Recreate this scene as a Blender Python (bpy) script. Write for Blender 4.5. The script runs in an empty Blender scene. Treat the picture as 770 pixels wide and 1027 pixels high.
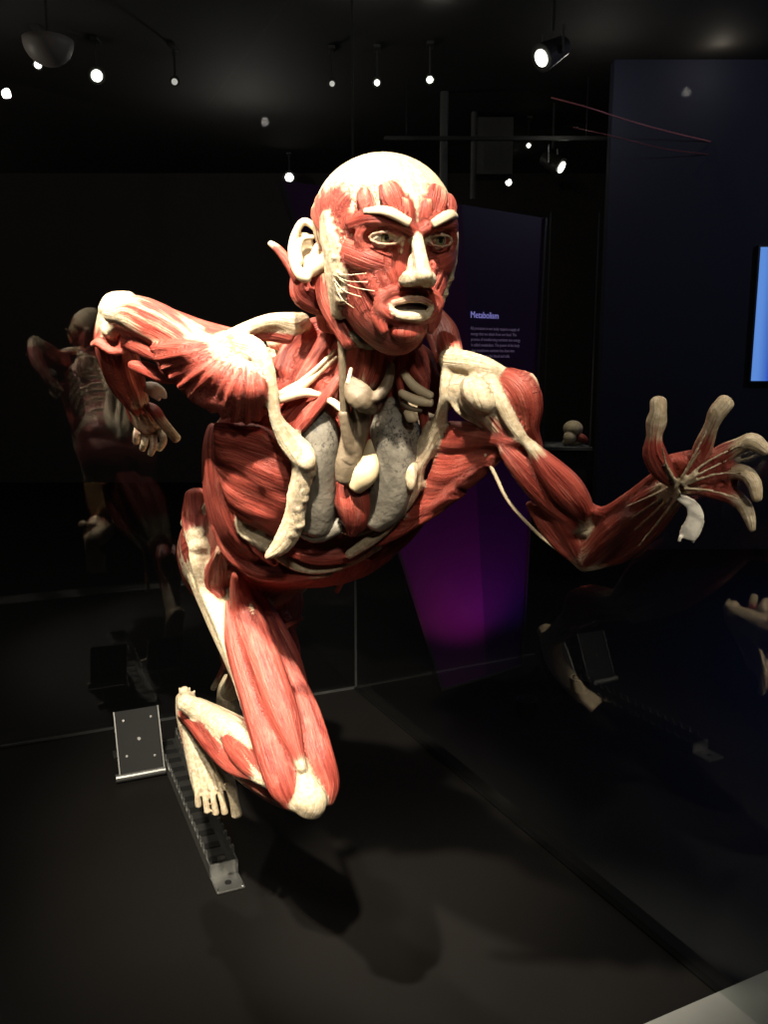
import bpy, bmesh, math, random
import numpy as np
from mathutils import Vector, Matrix, kdtree
from mathutils.bvhtree import BVHTree

random.seed(7); rng = np.random.default_rng(7)
scene = bpy.context.scene
COL = scene.collection

# ------------------------------------------------------------------ camera, world, lights, exposure
IW, IH, FPX = 770.0, 1027.0, 860.0
PITCH = math.radians(10.0)
CAM = np.array([0.0, 0.0, 1.10])                    # plinth top is z = 0
CF = np.array([0, math.cos(PITCH), -math.sin(PITCH)])
CU = np.array([0, math.sin(PITCH), math.cos(PITCH)])
CX = np.array([1.0, 0, 0])
cd = bpy.data.cameras.new('camera'); cam = bpy.data.objects.new('camera', cd); COL.objects.link(cam)
cam.location = CAM; cam.rotation_euler = (math.pi/2 - PITCH, 0, 0)
cd.sensor_fit = 'VERTICAL'; cd.angle_y = 2*math.atan(IH/2/FPX); cd.clip_start = 0.02; cd.clip_end = 60
scene.camera = cam

w = bpy.data.worlds.new('dark_room'); scene.world = w; w.use_nodes = True
w.node_tree.nodes['Background'].inputs[0].default_value = (0.9, 0.85, 0.8, 1)
w.node_tree.nodes['Background'].inputs[1].default_value = 0.012

def lamp(name, kind, loc, energy, color, target=None, size=None, spot=None, blend=0.3):
    l = bpy.data.lights.new(name, kind); l.energy = energy; l.color = color
    if kind == 'SPOT':
        l.spot_size = math.radians(spot); l.spot_blend = blend
    if size is not None:
        if kind == 'AREA': l.size = size
        else: l.shadow_soft_size = size
    o = bpy.data.objects.new(name, l); COL.objects.link(o); o.location = loc
    if target is not None:
        o.rotation_euler = (Vector(target) - Vector(loc)).to_track_quat('-Z', 'Y').to_euler()
    return o
WARM = (1.0, 0.90, 0.74)
lamp('key_spotlight', 'SPOT', (-0.22, -0.55, 3.10), 1250, WARM, (-0.20, 1.05, 1.18), 0.05, 23, 0.9)
lamp('shoulder_spotlight', 'SPOT', (-1.15, 0.30, 3.15), 900, WARM, (-0.29, 1.12, 1.2), 0.05, 17, 0.7)
lamp('leg_spotlight', 'SPOT', (-0.55, -0.60, 3.15), 85, WARM, (-0.25, 1.45, 0.50), 0.05, 22, 0.8)
lamp('front_spotlight', 'SPOT', (0.45, -1.9, 2.6), 130, WARM, (0.02, 1.05, 0.92), 0.12, 24, 0.8)
lamp('added_hand_light', 'SPOT', (0.75, -0.35, 3.15), 130, WARM, (0.36, 0.80, 1.10), 0.05, 13, 0.9)  # added only to brighten the open hand
lamp('back_spotlight', 'SPOT', (-0.75, 2.1, 3.15), 120, WARM, (-0.15, 1.3, 0.9), 0.05, 40, 0.7)
lamp('added_fill_light', 'POINT', (0.9, -1.4, 2.9), 14, (1.0, 0.93, 0.84), None, 0.03)  # added fill to soften the figure's shadow on the plinth
lamp('added_fill_light', 'POINT', (-2.4, -0.6, 2.9), 14, (1.0, 0.93, 0.84), None, 0.03)  # second added fill, from the left

vs = scene.view_settings
scene.display_settings.display_device = 'sRGB'
vs.view_transform = 'Standard'; vs.look = 'None'; vs.exposure = 0.0; vs.gamma = 1.0; vs.use_curve_mapping = False

# ------------------------------------------------------------------ pixel <-> place helpers
def P(u, v, D):
    return CAM + D*(CF + (u-385.0)/FPX*CX - (v-513.5)/FPX*CU)
def ray(u, v):
    d = CF + (u-385.0)/FPX*CX - (v-513.5)/FPX*CU
    return d
def on_plane_z(u, v, z):
    d = ray(u, v); return CAM + d*((z-CAM[2])/d[2])
def nrm(a):
    a = np.asarray(a, float); return a/(np.linalg.norm(a)+1e-12)

# ------------------------------------------------------------------ materials
def newmat(name):
    m = bpy.data.materials.new(name); m.use_nodes = True
    nt = m.node_tree; return m, nt, nt.nodes['Principled BSDF']
def L(nt, a, b): nt.links.new(a, b)
def mixc(nt, fac, c1, c2):
    n = nt.nodes.new('ShaderNodeMix'); n.data_type = 'RGBA'
    for s, val in ((0, fac), (6, c1), (7, c2)):
        if hasattr(val, 'node'): L(nt, val, n.inputs[s])
        elif s == 0: n.inputs[0].default_value = val
        else: n.inputs[s].default_value = (*val, 1)
    return n.outputs[2]
def math_n(nt, op, a, b=None, c=None, clamp=False):
    n = nt.nodes.new('ShaderNodeMath'); n.operation = op; n.use_clamp = clamp
    for i, val in enumerate((a, b, c)):
        if val is None: continue
        if hasattr(val, 'node'): L(nt, val, n.inputs[i])
        else: n.inputs[i].default_value = val
    return n.outputs[0]
def noise(nt, vec, scale, detail=3, rough=0.5):
    n = nt.nodes.new('ShaderNodeTexNoise'); n.inputs['Scale'].default_value = scale
    n.inputs['Detail'].default_value = detail; n.inputs['Roughness'].default_value = rough
    if vec is not None: L(nt, vec, n.inputs['Vector'])
    return n.outputs['Fac']
def mapping(nt, vec, scale):
    n = nt.nodes.new('ShaderNodeMapping'); n.inputs['Scale'].default_value = scale
    L(nt, vec, n.inputs['Vector']); return n.outputs['Vector']
def smooth01(nt, x, lo, hi):
    n = nt.nodes.new('ShaderNodeMapRange'); n.interpolation_type = 'SMOOTHSTEP'
    L(nt, x, n.inputs[0]); n.inputs[1].default_value = lo; n.inputs[2].default_value = hi
    return n.outputs[0]
def bump(nt, bs, h, strength, dist):
    n = nt.nodes.new('ShaderNodeBump'); n.inputs['Strength'].default_value = strength; n.inputs['Distance'].default_value = dist
    L(nt, h, n.inputs['Height']); L(nt, n.outputs[0], bs.inputs['Normal'])

def simple(name, col, rough=0.5, metal=0.0, spec=0.5, nscale=None, namp=0.25, emit=None, estr=0, bmp=0.0):
    m, nt, bs = newmat(name)
    bs.inputs['Base Color'].default_value = (*col, 1)
    bs.inputs['Roughness'].default_value = rough; bs.inputs['Metallic'].default_value = metal
    bs.inputs['Specular IOR Level'].default_value = spec
    if nscale:
        tc = nt.nodes.new('ShaderNodeTexCoord')
        f = noise(nt, tc.outputs['Object'], nscale, 4, 0.6)
        c = mixc(nt, f, tuple(x*(1-namp) for x in col), tuple(min(1, x*(1+namp)) for x in col))
        L(nt, c, bs.inputs['Base Color'])
        if bmp: bump(nt, bs, f, bmp, 0.002)
    if emit:
        bs.inputs['Emission Color'].default_value = (*emit, 1); bs.inputs['Emission Strength'].default_value = estr
    return m

def tissue_material():
    m, nt, bs = newmat('muscle_and_tendon')
    a = nt.nodes.new('ShaderNodeAttribute'); a.attribute_name = 'uvm'
    f = nt.nodes.new('ShaderNodeAttribute'); f.attribute_name = 'fas'
    fine = noise(nt, mapping(nt, a.outputs['Vector'], (22, 620, 7.3)), 1.0, 3, 0.6)
    coarse = noise(nt, mapping(nt, a.outputs['Vector'], (9, 150, 3.1)), 1.0, 3, 0.55)
    geo = nt.nodes.new('ShaderNodeTexCoord')
    blot = noise(nt, geo.outputs['Object'], 28, 4, 0.6)
    mott = noise(nt, geo.outputs['Object'], 160, 3, 0.6)
    # muscle colour: dark bundles, red fibres, pale strands of connective tissue
    c = mixc(nt, smooth01(nt, coarse, 0.32, 0.62), (0.155, 0.018, 0.012), (0.35, 0.060, 0.040))
    c = mixc(nt, math_n(nt, 'MULTIPLY', smooth01(nt, fine, 0.48, 0.76), 0.5), c, (0.52, 0.18, 0.125))
    c = mixc(nt, math_n(nt, 'MULTIPLY', smooth01(nt, blot, 0.45, 0.75), 0.30), c, (0.42, 0.09, 0.06))
    patchy = noise(nt, mapping(nt, a.outputs['Vector'], (26, 70, 5.7)), 1.0, 4, 0.65)
    c = mixc(nt, math_n(nt, 'MULTIPLY', smooth01(nt, patchy, 0.52, 0.74), 0.42), c, (0.50, 0.17, 0.12))
    c = mixc(nt, math_n(nt, 'MULTIPLY', smooth01(nt, patchy, 0.48, 0.28), 0.45), c, (0.13, 0.012, 0.009))
    k = mixc(nt, smooth01(nt, mott, 0.35, 0.7), (0.46, 0.36, 0.22), (0.66, 0.56, 0.40))
    k = mixc(nt, math_n(nt, 'MULTIPLY', smooth01(nt, coarse, 0.55, 0.75), 0.35), k, (0.50, 0.27, 0.17))
    t = math_n(nt, 'ADD', f.outputs['Fac'], math_n(nt, 'MULTIPLY', math_n(nt, 'SUBTRACT', coarse, 0.5), 0.9))
    t = math_n(nt, 'ADD', t, math_n(nt, 'MULTIPLY', math_n(nt, 'SUBTRACT', fine, 0.5), 0.35))
    t = smooth01(nt, t, 0.33, 0.67)
    col = mixc(nt, t, c, k)
    L(nt, col, bs.inputs['Base Color'])
    bs.inputs['Roughness'].default_value = 0.5
    bs.inputs['Specular IOR Level'].default_value = 0.35
    h = math_n(nt, 'ADD', math_n(nt, 'MULTIPLY', fine, 0.55), coarse)
    h = math_n(nt, 'ADD', h, math_n(nt, 'MULTIPLY', mott, 0.25))
    bump(nt, bs, h, 0.7, 0.0045)
    return m

def lung_material():
    m, nt, bs = newmat('lung_tissue')
    tc = nt.nodes.new('ShaderNodeTexCoord'); v = tc.outputs['Object']
    blot = noise(nt, v, 22, 4, 0.6)
    c = mixc(nt, smooth01(nt, blot, 0.35, 0.65), (0.115, 0.102, 0.078), (0.225, 0.20, 0.155))
    vo = nt.nodes.new('ShaderNodeTexVoronoi'); vo.feature = 'DISTANCE_TO_EDGE'; vo.inputs['Scale'].default_value = 130
    L(nt, v, vo.inputs['Vector'])
    f = nt.nodes.new('ShaderNodeAttribute'); f.attribute_name = 'fas'
    edge = math_n(nt, 'SUBTRACT', 1.0, smooth01(nt, vo.outputs['Distance'], 0.0, 0.16))
    patch = smooth01(nt, noise(nt, v, 60, 2), 0.42, 0.60)
    dots = smooth01(nt, noise(nt, v, 300, 2), 0.53, 0.63)
    e = math_n(nt, 'MAXIMUM', math_n(nt, 'MULTIPLY', math_n(nt, 'MULTIPLY', edge, patch), 0.7), math_n(nt, 'MULTIPLY', dots, smooth01(nt, noise(nt, v, 50, 2), 0.38, 0.55)))
    e = math_n(nt, 'MULTIPLY', e, f.outputs['Fac'])
    c = mixc(nt, e, c, (0.03, 0.03, 0.03))
    L(nt, c, bs.inputs['Base Color']); bs.inputs['Roughness'].default_value = 0.55
    bump(nt, bs, noise(nt, v, 120, 3), 0.4, 0.003)
    return m

M_TIS = tissue_material()
M_LUNG = lung_material()
M_CREAM = simple('pale_tendon', (0.56, 0.46, 0.30), 0.5, nscale=90, namp=0.22, bmp=0.2)
M_FAT = simple('yellow_fat', (0.52, 0.42, 0.25), 0.45, nscale=70, namp=0.15, bmp=0.2)
M_SKIN = simple('white_skin_flap', (0.72, 0.68, 0.58), 0.55, nscale=120, namp=0.2, bmp=0.3)
M_VESSEL = simple('tan_airway', (0.125, 0.092, 0.056), 0.62, nscale=110, namp=0.45, bmp=0.7)
M_EYE = simple('eye_white', (0.62, 0.56, 0.42), 0.15, nscale=40, namp=0.1)
M_IRIS = simple('olive_iris', (0.13, 0.12, 0.06), 0.12, nscale=400, namp=0.4)
M_PUPIL = simple('black_pupil', (0.008, 0.008, 0.008), 0.08)
M_MOUTH = simple('mouth_shade_brown', (0.03, 0.014, 0.01), 0.5)  # dark colour stands in for shade inside the open mouth
M_TEETH = simple('teeth', (0.5, 0.44, 0.32), 0.35)

# ------------------------------------------------------------------ geometry pieces (numpy)
class Geo:
    def __init__(s): s.V=[]; s.F=[]; s.fas=[]; s.uv=[]; s.T=[]; s.B=[]; s.n=0
    def add(s, V, F, fas, uv, T, B):
        s.F += [tuple(i+s.n for i in f) for f in F]; s.n += len(V)
        s.V.append(V); s.fas.append(fas); s.uv.append(uv); s.T.append(T); s.B.append(B)
    def arrays(s):
        return [np.concatenate(x) for x in (s.V, s.fas, s.uv, s.T, s.B)]
    def merge(s, o):
        for i in range(len(o.V)):
            pass
        s.F += [tuple(i+s.n for i in f) for f in o.F]; s.n += o.n
        s.V += o.V; s.fas += o.fas; s.uv += o.uv; s.T += o.T; s.B += o.B
UID = [0]
def cr(X, n):
    """Catmull-Rom resample of rows of X to n samples."""
    X = np.asarray(X, float)
    if X.ndim == 1: X = X[:, None]
    k = len(X)
    if k == 2: 
        t = np.linspace(0, 1, n)[:, None]; return X[0]*(1-t)+X[1]*t
    E = np.vstack([2*X[0]-X[1], X, 2*X[-1]-X[-2]])
    out = []
    for g in np.linspace(0, k-1, n):
        i = min(int(g), k-2); t = g-i
        p0, p1, p2, p3 = E[i], E[i+1], E[i+2], E[i+3]
        out.append(0.5*((2*p1)+(-p0+p2)*t+(2*p0-5*p1+4*p2-p3)*t*t+(-p0+3*p1-3*p2+p3)*t**3))
    return np.array(out)
def tube(G, pts, A, B=None, fas=0.0, side=None, m=18, n=None, ridges=None, cap=0.7, flat=2.0, wob=0.0):
    pts = np.asarray(pts, float); k = len(pts)
    A = np.full(k, A) if np.isscalar(A) else np.asarray(A, float)
    B = A if B is None else (np.full(k, B) if np.isscalar(B) else np.asarray(B, float))
    fas = np.full(k, fas) if np.isscalar(fas) else np.asarray(fas, float)
    ln = np.sum(np.linalg.norm(np.diff(pts, axis=0), axis=1))
    if n is None: n = int(min(110, max(6, ln/0.005)))
    if m == 18: m = int(min(48, max(10, 6.28*np.max(np.maximum(A, B))/0.0045)))
    p = cr(pts, n)
    lo = 0.6*np.minimum(A.min(), B.min())
    a = np.maximum(cr(A, n)[:, 0], 0.5*A.min()); b = np.maximum(cr(B, n)[:, 0], 0.5*B.min()); fs = np.clip(cr(fas, n)[:, 0], 0, 1)
    T = np.gradient(p, axis=0); T /= np.linalg.norm(T, axis=1)[:, None]+1e-12
    if side is None:
        r = p-CAM; S = np.cross(T, r)
    else:
        sd = np.asarray(side, float)
        if sd.ndim == 1: sd = np.tile(sd, (2, 1))
        sd = cr(sd, n); S = sd-T*np.sum(sd*T, axis=1)[:, None]
    S /= np.linalg.norm(S, axis=1)[:, None]+1e-12
    for i in range(1, n):
        if S[i]@S[i-1] < 0: S[i] = -S[i]
    U = np.cross(T, S)
    # hemispherical caps
    c = 4
    rows = []
    for i in range(c, 0, -1):
        q = i/(c+0.0)*math.pi/2*0.985; rows.append((0, -math.sin(q), math.cos(q)))
    rows += [(i, 0, 1) for i in range(n)]
    for i in range(1, c+1):
        q = i/(c+0.0)*math.pi/2*0.985; rows.append((n-1, math.sin(q), math.cos(q)))
    UID[0] += 1; uid = UID[0]*0.37
    s_acc = np.concatenate([[0], np.cumsum(np.linalg.norm(np.diff(p, axis=0), axis=1))])
    ph = np.arange(m)/m*2*math.pi
    ca, sa = np.cos(ph), np.sin(ph)
    if flat != 2.0:
        ca = np.sign(ca)*np.abs(ca)**(2/flat); sa = np.sign(sa)*np.abs(sa)**(2/flat)
    rr = np.ones(m)
    mean = np.mean((A+B)/2)
    V=[];FS=[];UV=[];TT=[];BB=[]
    wp = rng.uniform(0, 6.28, 3)
    for (i, off, sc) in rows:
        cl = cap*min(a[i], b[i])
        rr = np.ones(m)
        if ridges: rr = rr*(1+ridges[1]*np.cos(ridges[0]*ph+wp[0]))
        if wob: rr = rr*(1+wob*np.sin(3*ph+wp[1]+5*s_acc[i]/max(ln, .01))+0.6*wob*np.sin(5*ph+wp[2]+9*s_acc[i]/max(ln, .01)))
        ring = p[i]+T[i]*off*cl+sc*((ca*a[i]*rr)[:, None]*S[i]+(sa*b[i]*rr)[:, None]*U[i])
        V.append(ring); FS.append(np.full(m, fs[i])); TT.append(np.tile(T[i], (m, 1)))
        BB.append(((-np.sin(ph))[:, None]*S[i]+np.cos(ph)[:, None]*U[i])*(mean/max(1e-4, sc*(a[i]+b[i])/2)))
        UV.append(np.stack([np.full(m, s_acc[i]+off*cl), ph*mean, np.full(m, uid)], 1))
    R = len(rows)
    F = []
    for j in range(R-1):
        for i in range(m):
            F.append((j*m+i, j*m+(i+1) % m, (j+1)*m+(i+1) % m, (j+1)*m+i))
    F.append(tuple(range(m-1, -1, -1))); F.append(tuple((R-1)*m+i for i in range(m)))
    V = np.concatenate(V)
    # outward orientation
    e1 = V[1]-V[0]
    f0 = F[(R//2)*m]; nn = np.cross(V[f0[1]]-V[f0[0]], V[f0[3]]-V[f0[0]])
    ctr = V[(R//2)*m:(R//2+1)*m].mean(0)
    if nn@(V[f0[0]]-ctr) < 0: F = [f[::-1] for f in F]
    G.add(V, F, np.concatenate(FS), np.concatenate(UV), np.concatenate(TT), np.concatenate(BB))
def ell(G, c, ax, r, fas=0.0, nu=20, nv=24, fn=None, **kw):
    """ellipsoid, ax rows = axes, fibres run along axis 0."""
    c = np.asarray(c, float); ax = np.asarray(ax, float); r = np.asarray(r, float)
    UID[0] += 1; uid = UID[0]*0.37
    V=[];UV=[];TT=[];BB=[];FS=[]
    for i in range(nu+1):
        q = -math.pi/2*0.99+math.pi*0.99*i/nu
        for j in range(nv):
            h = 2*math.pi*j/nv
            loc = np.array([math.sin(q), math.cos(q)*math.cos(h), math.cos(q)*math.sin(h)])
            x = c+(loc*r)@ax
            V.append(x); UV.append((q*r[0], h*(r[1]+r[2])/2, uid))
            TT.append(nrm((np.array([math.cos(q), -math.sin(q)*math.cos(h), -math.sin(q)*math.sin(h)])*r)@ax))
            BB.append(nrm((np.array([0, -math.sin(h), math.cos(h)])*r)@ax)/max(0.2, math.cos(q)))
            FS.append(fn(x, loc) if fn else fas)
    F=[]
    for i in range(nu):
        for j in range(nv):
            F.append((i*nv+j, i*nv+(j+1) % nv, (i+1)*nv+(j+1) % nv, (i+1)*nv+j))
    F.append(tuple(range(nv-1, -1, -1))); F.append(tuple(nu*nv+j for j in range(nv)))
    V = np.array(V); f0 = F[(nu//2)*nv]
    nn = np.cross(V[f0[1]]-V[f0[0]], V[f0[3]]-V[f0[0]])
    if nn@(V[f0[0]]-c) < 0: F = [f[::-1] for f in F]
    G.add(V, F, np.array(FS, float), np.array(UV), np.array(TT), np.array(BB))

def patch(G, grid, thick, fas, stri=(0.0, 10), edge=4.0, back=0.9):
    """slab of muscle: grid rows x cols of 3D points (fibres along the columns), domed and closed at its edges."""
    g = np.asarray(grid, float); r, c = g.shape[:2]
    fas = np.broadcast_to(np.asarray(fas, float), (r, c))
    span_r = np.linalg.norm(g[0]-g[-1], axis=1).mean(); span_c = np.linalg.norm(np.diff(g, axis=1), axis=2).sum(1).mean()
    R = int(min(90, max(8, span_r/0.004))); C = int(min(90, max(8, span_c/0.004)))
    h = np.stack([cr(g[i], C) for i in range(r)]); hf = np.stack([cr(fas[i], C)[:, 0] for i in range(r)])
    p = np.stack([cr(h[:, j], R) for j in range(C)], 1); f = np.stack([cr(hf[:, j], R)[:, 0] for j in range(C)], 1)
    f = np.clip(f, 0, 1)
    tr = np.gradient(p, axis=0); tc = np.gradient(p, axis=1)
    nn = np.cross(tr, tc); nn /= np.linalg.norm(nn, axis=2)[..., None]+1e-12
    if np.sum(nn*(p-CAM)) > 0: nn = -nn
    x = np.linspace(-1, 1, R)[:, None]; y = np.linspace(-1, 1, C)[None, :]
    wgt = np.sqrt(np.clip(1-np.abs(x)**edge, 0, 1))*np.sqrt(np.clip(1-np.abs(y)**edge, 0, 1))
    k = max(3, int(stri[1])); ctl = rng.uniform(-1, 1, (k, 4))
    s1 = np.stack([np.interp(np.linspace(0, k-1, R), np.arange(k), ctl[:, q]) for q in range(4)], 1)
    s2 = np.stack([np.interp(np.linspace(0, 3, C), np.arange(4), s1[i]) for i in range(R)])
    top = p+nn*((thick+stri[0]*s2)*wgt)[..., None]; bot = p-nn*(thick*back*wgt)[..., None]
    UID[0] += 1; uid = UID[0]*0.37
    tt = tc/(np.linalg.norm(tc, axis=2)[..., None]+1e-12); bb = tr/(np.linalg.norm(tr, axis=2)[..., None]+1e-12)
    S = np.broadcast_to(np.linspace(0, span_c, C)[None, :], (R, C)); Tt = np.broadcast_to(np.linspace(0, span_r, R)[:, None], (R, C))
    uv = np.stack([S, Tt, np.full((R, C), uid)], 2)
    ix = np.arange(R*C).reshape(R, C); F = []
    for i in range(R-1):
        for j in range(C-1):
            q = (ix[i, j], ix[i, j+1], ix[i+1, j+1], ix[i+1, j]); F.append(tuple(int(a) for a in q)); F.append(tuple(int(a)+R*C for a in q[::-1]))
    n0 = R*C
    bl = [int(ix[0, j]) for j in range(C)]+[int(ix[i, C-1]) for i in range(1, R)]+[int(ix[R-1, j]) for j in range(C-2, -1, -1)]+[int(ix[i, 0]) for i in range(R-2, 0, -1)]
    for a, b in zip(bl, bl[1:]+bl[:1]): F.append((b, a, a+n0, b+n0))
    V = np.concatenate([top.reshape(-1, 3), bot.reshape(-1, 3)])
    q = F[0]; 
    mid = (R//2)*(C-1)*2
    fm = F[mid+(C//2)*2]; nv = np.cross(V[fm[1]]-V[fm[0]], V[fm[3]]-V[fm[0]])
    if nv@(nn[R//2, C//2]) < 0: F = [a[::-1] for a in F]
    d = lambda a: np.concatenate([a.reshape(-1, a.shape[-1])]*2)
    G.add(V, F, np.concatenate([f.ravel()]*2), d(uv), d(tt), d(bb))
def opatch(G, rows, off, thick, fas, **kw):
    """patch whose (u, v) rows lie on the base surface"""
    r, c = len(rows), len(rows[0]); D = np.full((r, c), np.nan)
    for i in range(r):
        for j in range(c):
            q = surf(*rows[i][j][:2]); D[i, j] = np.nan if q is None else q
    ok = np.argwhere(~np.isnan(D))
    for i, j in np.argwhere(np.isnan(D)):
        a, b = ok[np.argmin(np.abs(ok-[i, j]).sum(1))]; D[i, j] = D[a, b]+0.01
    patch(G, [[P(q[0], q[1], D[i, j]-off) for j, q in enumerate(row)] for i, row in enumerate(rows)], thick, fas, **kw)
def ppatch(G, rows, thick, fas, **kw):
    patch(G, [[P(*q) for q in row] for row in rows], thick, fas, **kw)

def px_tube(G, path, **kw):
    """path of (u, v, D, a_px, b_px, fas): widths in pixels at that depth."""
    pts = [P(q[0], q[1], q[2]) for q in path]
    tube(G, pts, [q[3]*q[2]/FPX for q in path], [q[4]*q[2]/FPX for q in path], [q[5] for q in path], **kw)

BVH = [None]
def set_base(*gs):
    V=[];F=[];n=0
    for g in gs:
        v = np.concatenate(g.V); V.append(v); F += [tuple(i+n for i in f) for f in g.F]; n += len(v)
    BVH[0] = BVHTree.FromPolygons([tuple(x) for x in np.concatenate(V)], F)
def surf(u, v):
    d = ray(u, v); ln = np.linalg.norm(d)
    h = BVH[0].ray_cast(Vector(CAM), Vector(d/ln))
    return None if h[0] is None else h[3]/ln
def ov(G, path, off=0.0, **kw):
    """overlay: path of (u, v, a_px, b_px, fas) laid on the base surface, centre raised by off metres."""
    Ds = [surf(q[0], q[1]) for q in path]
    ok = [i for i, d in enumerate(Ds) if d is not None]
    if not ok: raise RuntimeError('overlay misses '+str(path[0]))
    Ds = np.interp(range(len(Ds)), ok, [Ds[i] for i in ok])
    offs = np.full(len(Ds), off) if np.isscalar(off) else np.asarray(off, float)
    px_tube(G, [(q[0], q[1], D-o, q[2], q[3], q[4]) for q, D, o in zip(path, Ds, offs)], **kw)

def mesh_from(name, V, F, attrs=None, smooth=True):
    me = bpy.data.meshes.new(name); me.from_pydata([tuple(map(float, x)) for x in V], [], F)
    if attrs:
        for k, (typ, arr) in attrs.items():
            at = me.attributes.new(k, typ, 'POINT')
            at.data.foreach_set('vector' if typ == 'FLOAT_VECTOR' else 'value', np.ascontiguousarray(arr, dtype=np.float32).ravel())
    if smooth: me.polygons.foreach_set('use_smooth', [True]*len(me.polygons))
    me.update(); return me
def remesh(G, voxel, smooth_it=2, smooth_f=0.5):
    V, fas, uv, T, B = G.arrays()
    me = mesh_from('tmp', V, G.F); o = bpy.data.objects.new('tmp', me); COL.objects.link(o)
    md = o.modifiers.new('r', 'REMESH'); md.mode = 'VOXEL'; md.voxel_size = voxel; md.adaptivity = 0
    if smooth_it:
        sm = o.modifiers.new('s', 'SMOOTH'); sm.factor = smooth_f; sm.iterations = smooth_it
    dg = bpy.context.evaluated_depsgraph_get(); ev = o.evaluated_get(dg); m2 = ev.to_mesh()
    nv = len(m2.vertices); X = np.empty(nv*3, np.float32); m2.vertices.foreach_get('co', X); X = X.reshape(-1, 3).astype(float)
    nl = len(m2.loops); li = np.empty(nl, np.int32); m2.loops.foreach_get('vertex_index', li)
    npoly = len(m2.polygons); ls = np.empty(npoly, np.int32); lt = np.empty(npoly, np.int32)
    m2.polygons.foreach_get('loop_start', ls); m2.polygons.foreach_get('loop_total', lt)
    if npoly and (lt == 4).all(): F2 = [tuple(r) for r in li.reshape(-1, 4).tolist()]
    else: F2 = [tuple(li[s:s+t].tolist()) for s, t in zip(ls, lt)]
    ev.to_mesh_clear(); bpy.data.objects.remove(o); bpy.data.meshes.remove(me)
    kd = kdtree.KDTree(len(V))
    for i, x in enumerate(V.tolist()): kd.insert(x, i)
    kd.balance()
    idx = np.array([kd.find(x)[1] for x in X.tolist()])
    dP = X-V[idx]
    fas2 = fas[idx]; uv2 = uv[idx].copy()
    uv2[:, 0] += np.sum(dP*T[idx], axis=1); uv2[:, 1] += np.clip(np.sum(dP*B[idx], axis=1), -0.02, 0.02)
    if npoly and (lt == 4).all():
        Q = li.reshape(-1, 4)
        for it in range(3):
            acc = np.zeros(nv); cnt = np.zeros(nv); mean = fas2[Q].mean(1)
            for k in range(4): np.add.at(acc, Q[:, k], mean); np.add.at(cnt, Q[:, k], 1)
            fas2 = acc/np.maximum(cnt, 1)
    return X, F2, fas2, uv2

def put(name, me, mats, parent=None, loc=None):
    o = bpy.data.objects.new(name, me); COL.objects.link(o)
    for mt in (mats if isinstance(mats, (list, tuple)) else [mats]): me.materials.append(mt)
    if parent is not None: o.parent = parent
    if loc is not None: o.location = loc
    return o
def geo_obj(name, G, mat, parent=None, origin=(0, 0, 0)):
    V, fas, uv, T, B = G.arrays()
    me = mesh_from(name, V-np.array(origin), G.F, {'fas': ('FLOAT', fas), 'uvm': ('FLOAT_VECTOR', uv)})
    return put(name, me, mat, parent)
def tag(o, label=None, cat=None, group=None, kind=None):
    if label: o['label'] = label
    if cat: o['category'] = cat
    if group: o['group'] = group
    if kind: o['kind'] = kind
    return o
def empty(name, loc=(0, 0, 0)):
    o = bpy.data.objects.new(name, None); COL.objects.link(o); o.location = loc; o.empty_display_size = 0.1; return o

# ------------------------------------------------------------------ setting
def box_bm(bm, c, s, R=None, bev=0.0):
    r = bmesh.ops.create_cube(bm, size=1.0)
    vs_ = r['verts']
    M = Matrix.Translation(Vector(c)) @ ((R.to_4x4()) if R is not None else Matrix.Identity(4)) @ Matrix.Diagonal((*s, 1))
    bmesh.ops.transform(bm, matrix=M, verts=vs_)
    if bev:
        ed = list({e for v in vs_ for e in v.link_edges})
        bmesh.ops.bevel(bm, geom=ed, offset=bev, segments=2, affect='EDGES', clamp_overlap=True)
def cyl_bm(bm, p0, p1, r, r2=None, seg=16):
    p0 = Vector(p0); p1 = Vector(p1); d = p1-p0
    M = Matrix.Translation((p0+p1)/2) @ d.to_track_quat('Z', 'Y').to_matrix().to_4x4()
    bmesh.ops.create_cone(bm, cap_ends=True, segments=seg, radius1=r, radius2=r if r2 is None else r2, depth=d.length, matrix=M)
def bm_obj(name, bm, mat, parent=None, loc=None, smooth=False):
    me = bpy.data.meshes.new(name); bmesh.ops.recalc_face_normals(bm, faces=bm.faces[:]); bm.to_mesh(me); bm.free()
    if smooth: me.polygons.foreach_set('use_smooth', [True]*len(me.polygons))
    return put(name, me, mat, parent, loc)
def boxes(name, lst, mat, parent=None, loc=None):
    bm = bmesh.new()
    for q in lst: box_bm(bm, *q)
    return bm_obj(name, bm, mat, parent, loc)
def prism(name, poly, z0, z1, mat, parent=None):
    bm = bmesh.new(); n = len(poly)
    lo = [bm.verts.new((x, y, z0)) for x, y in poly]; hi = [bm.verts.new((x, y, z1)) for x, y in poly]
    bm.faces.new(lo[::-1]); bm.faces.new(hi)
    for i in range(n): bm.faces.new((lo[i], lo[(i+1) % n], hi[(i+1) % n], hi[i]))
    return bm_obj(name, bm, mat, parent)

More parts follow.
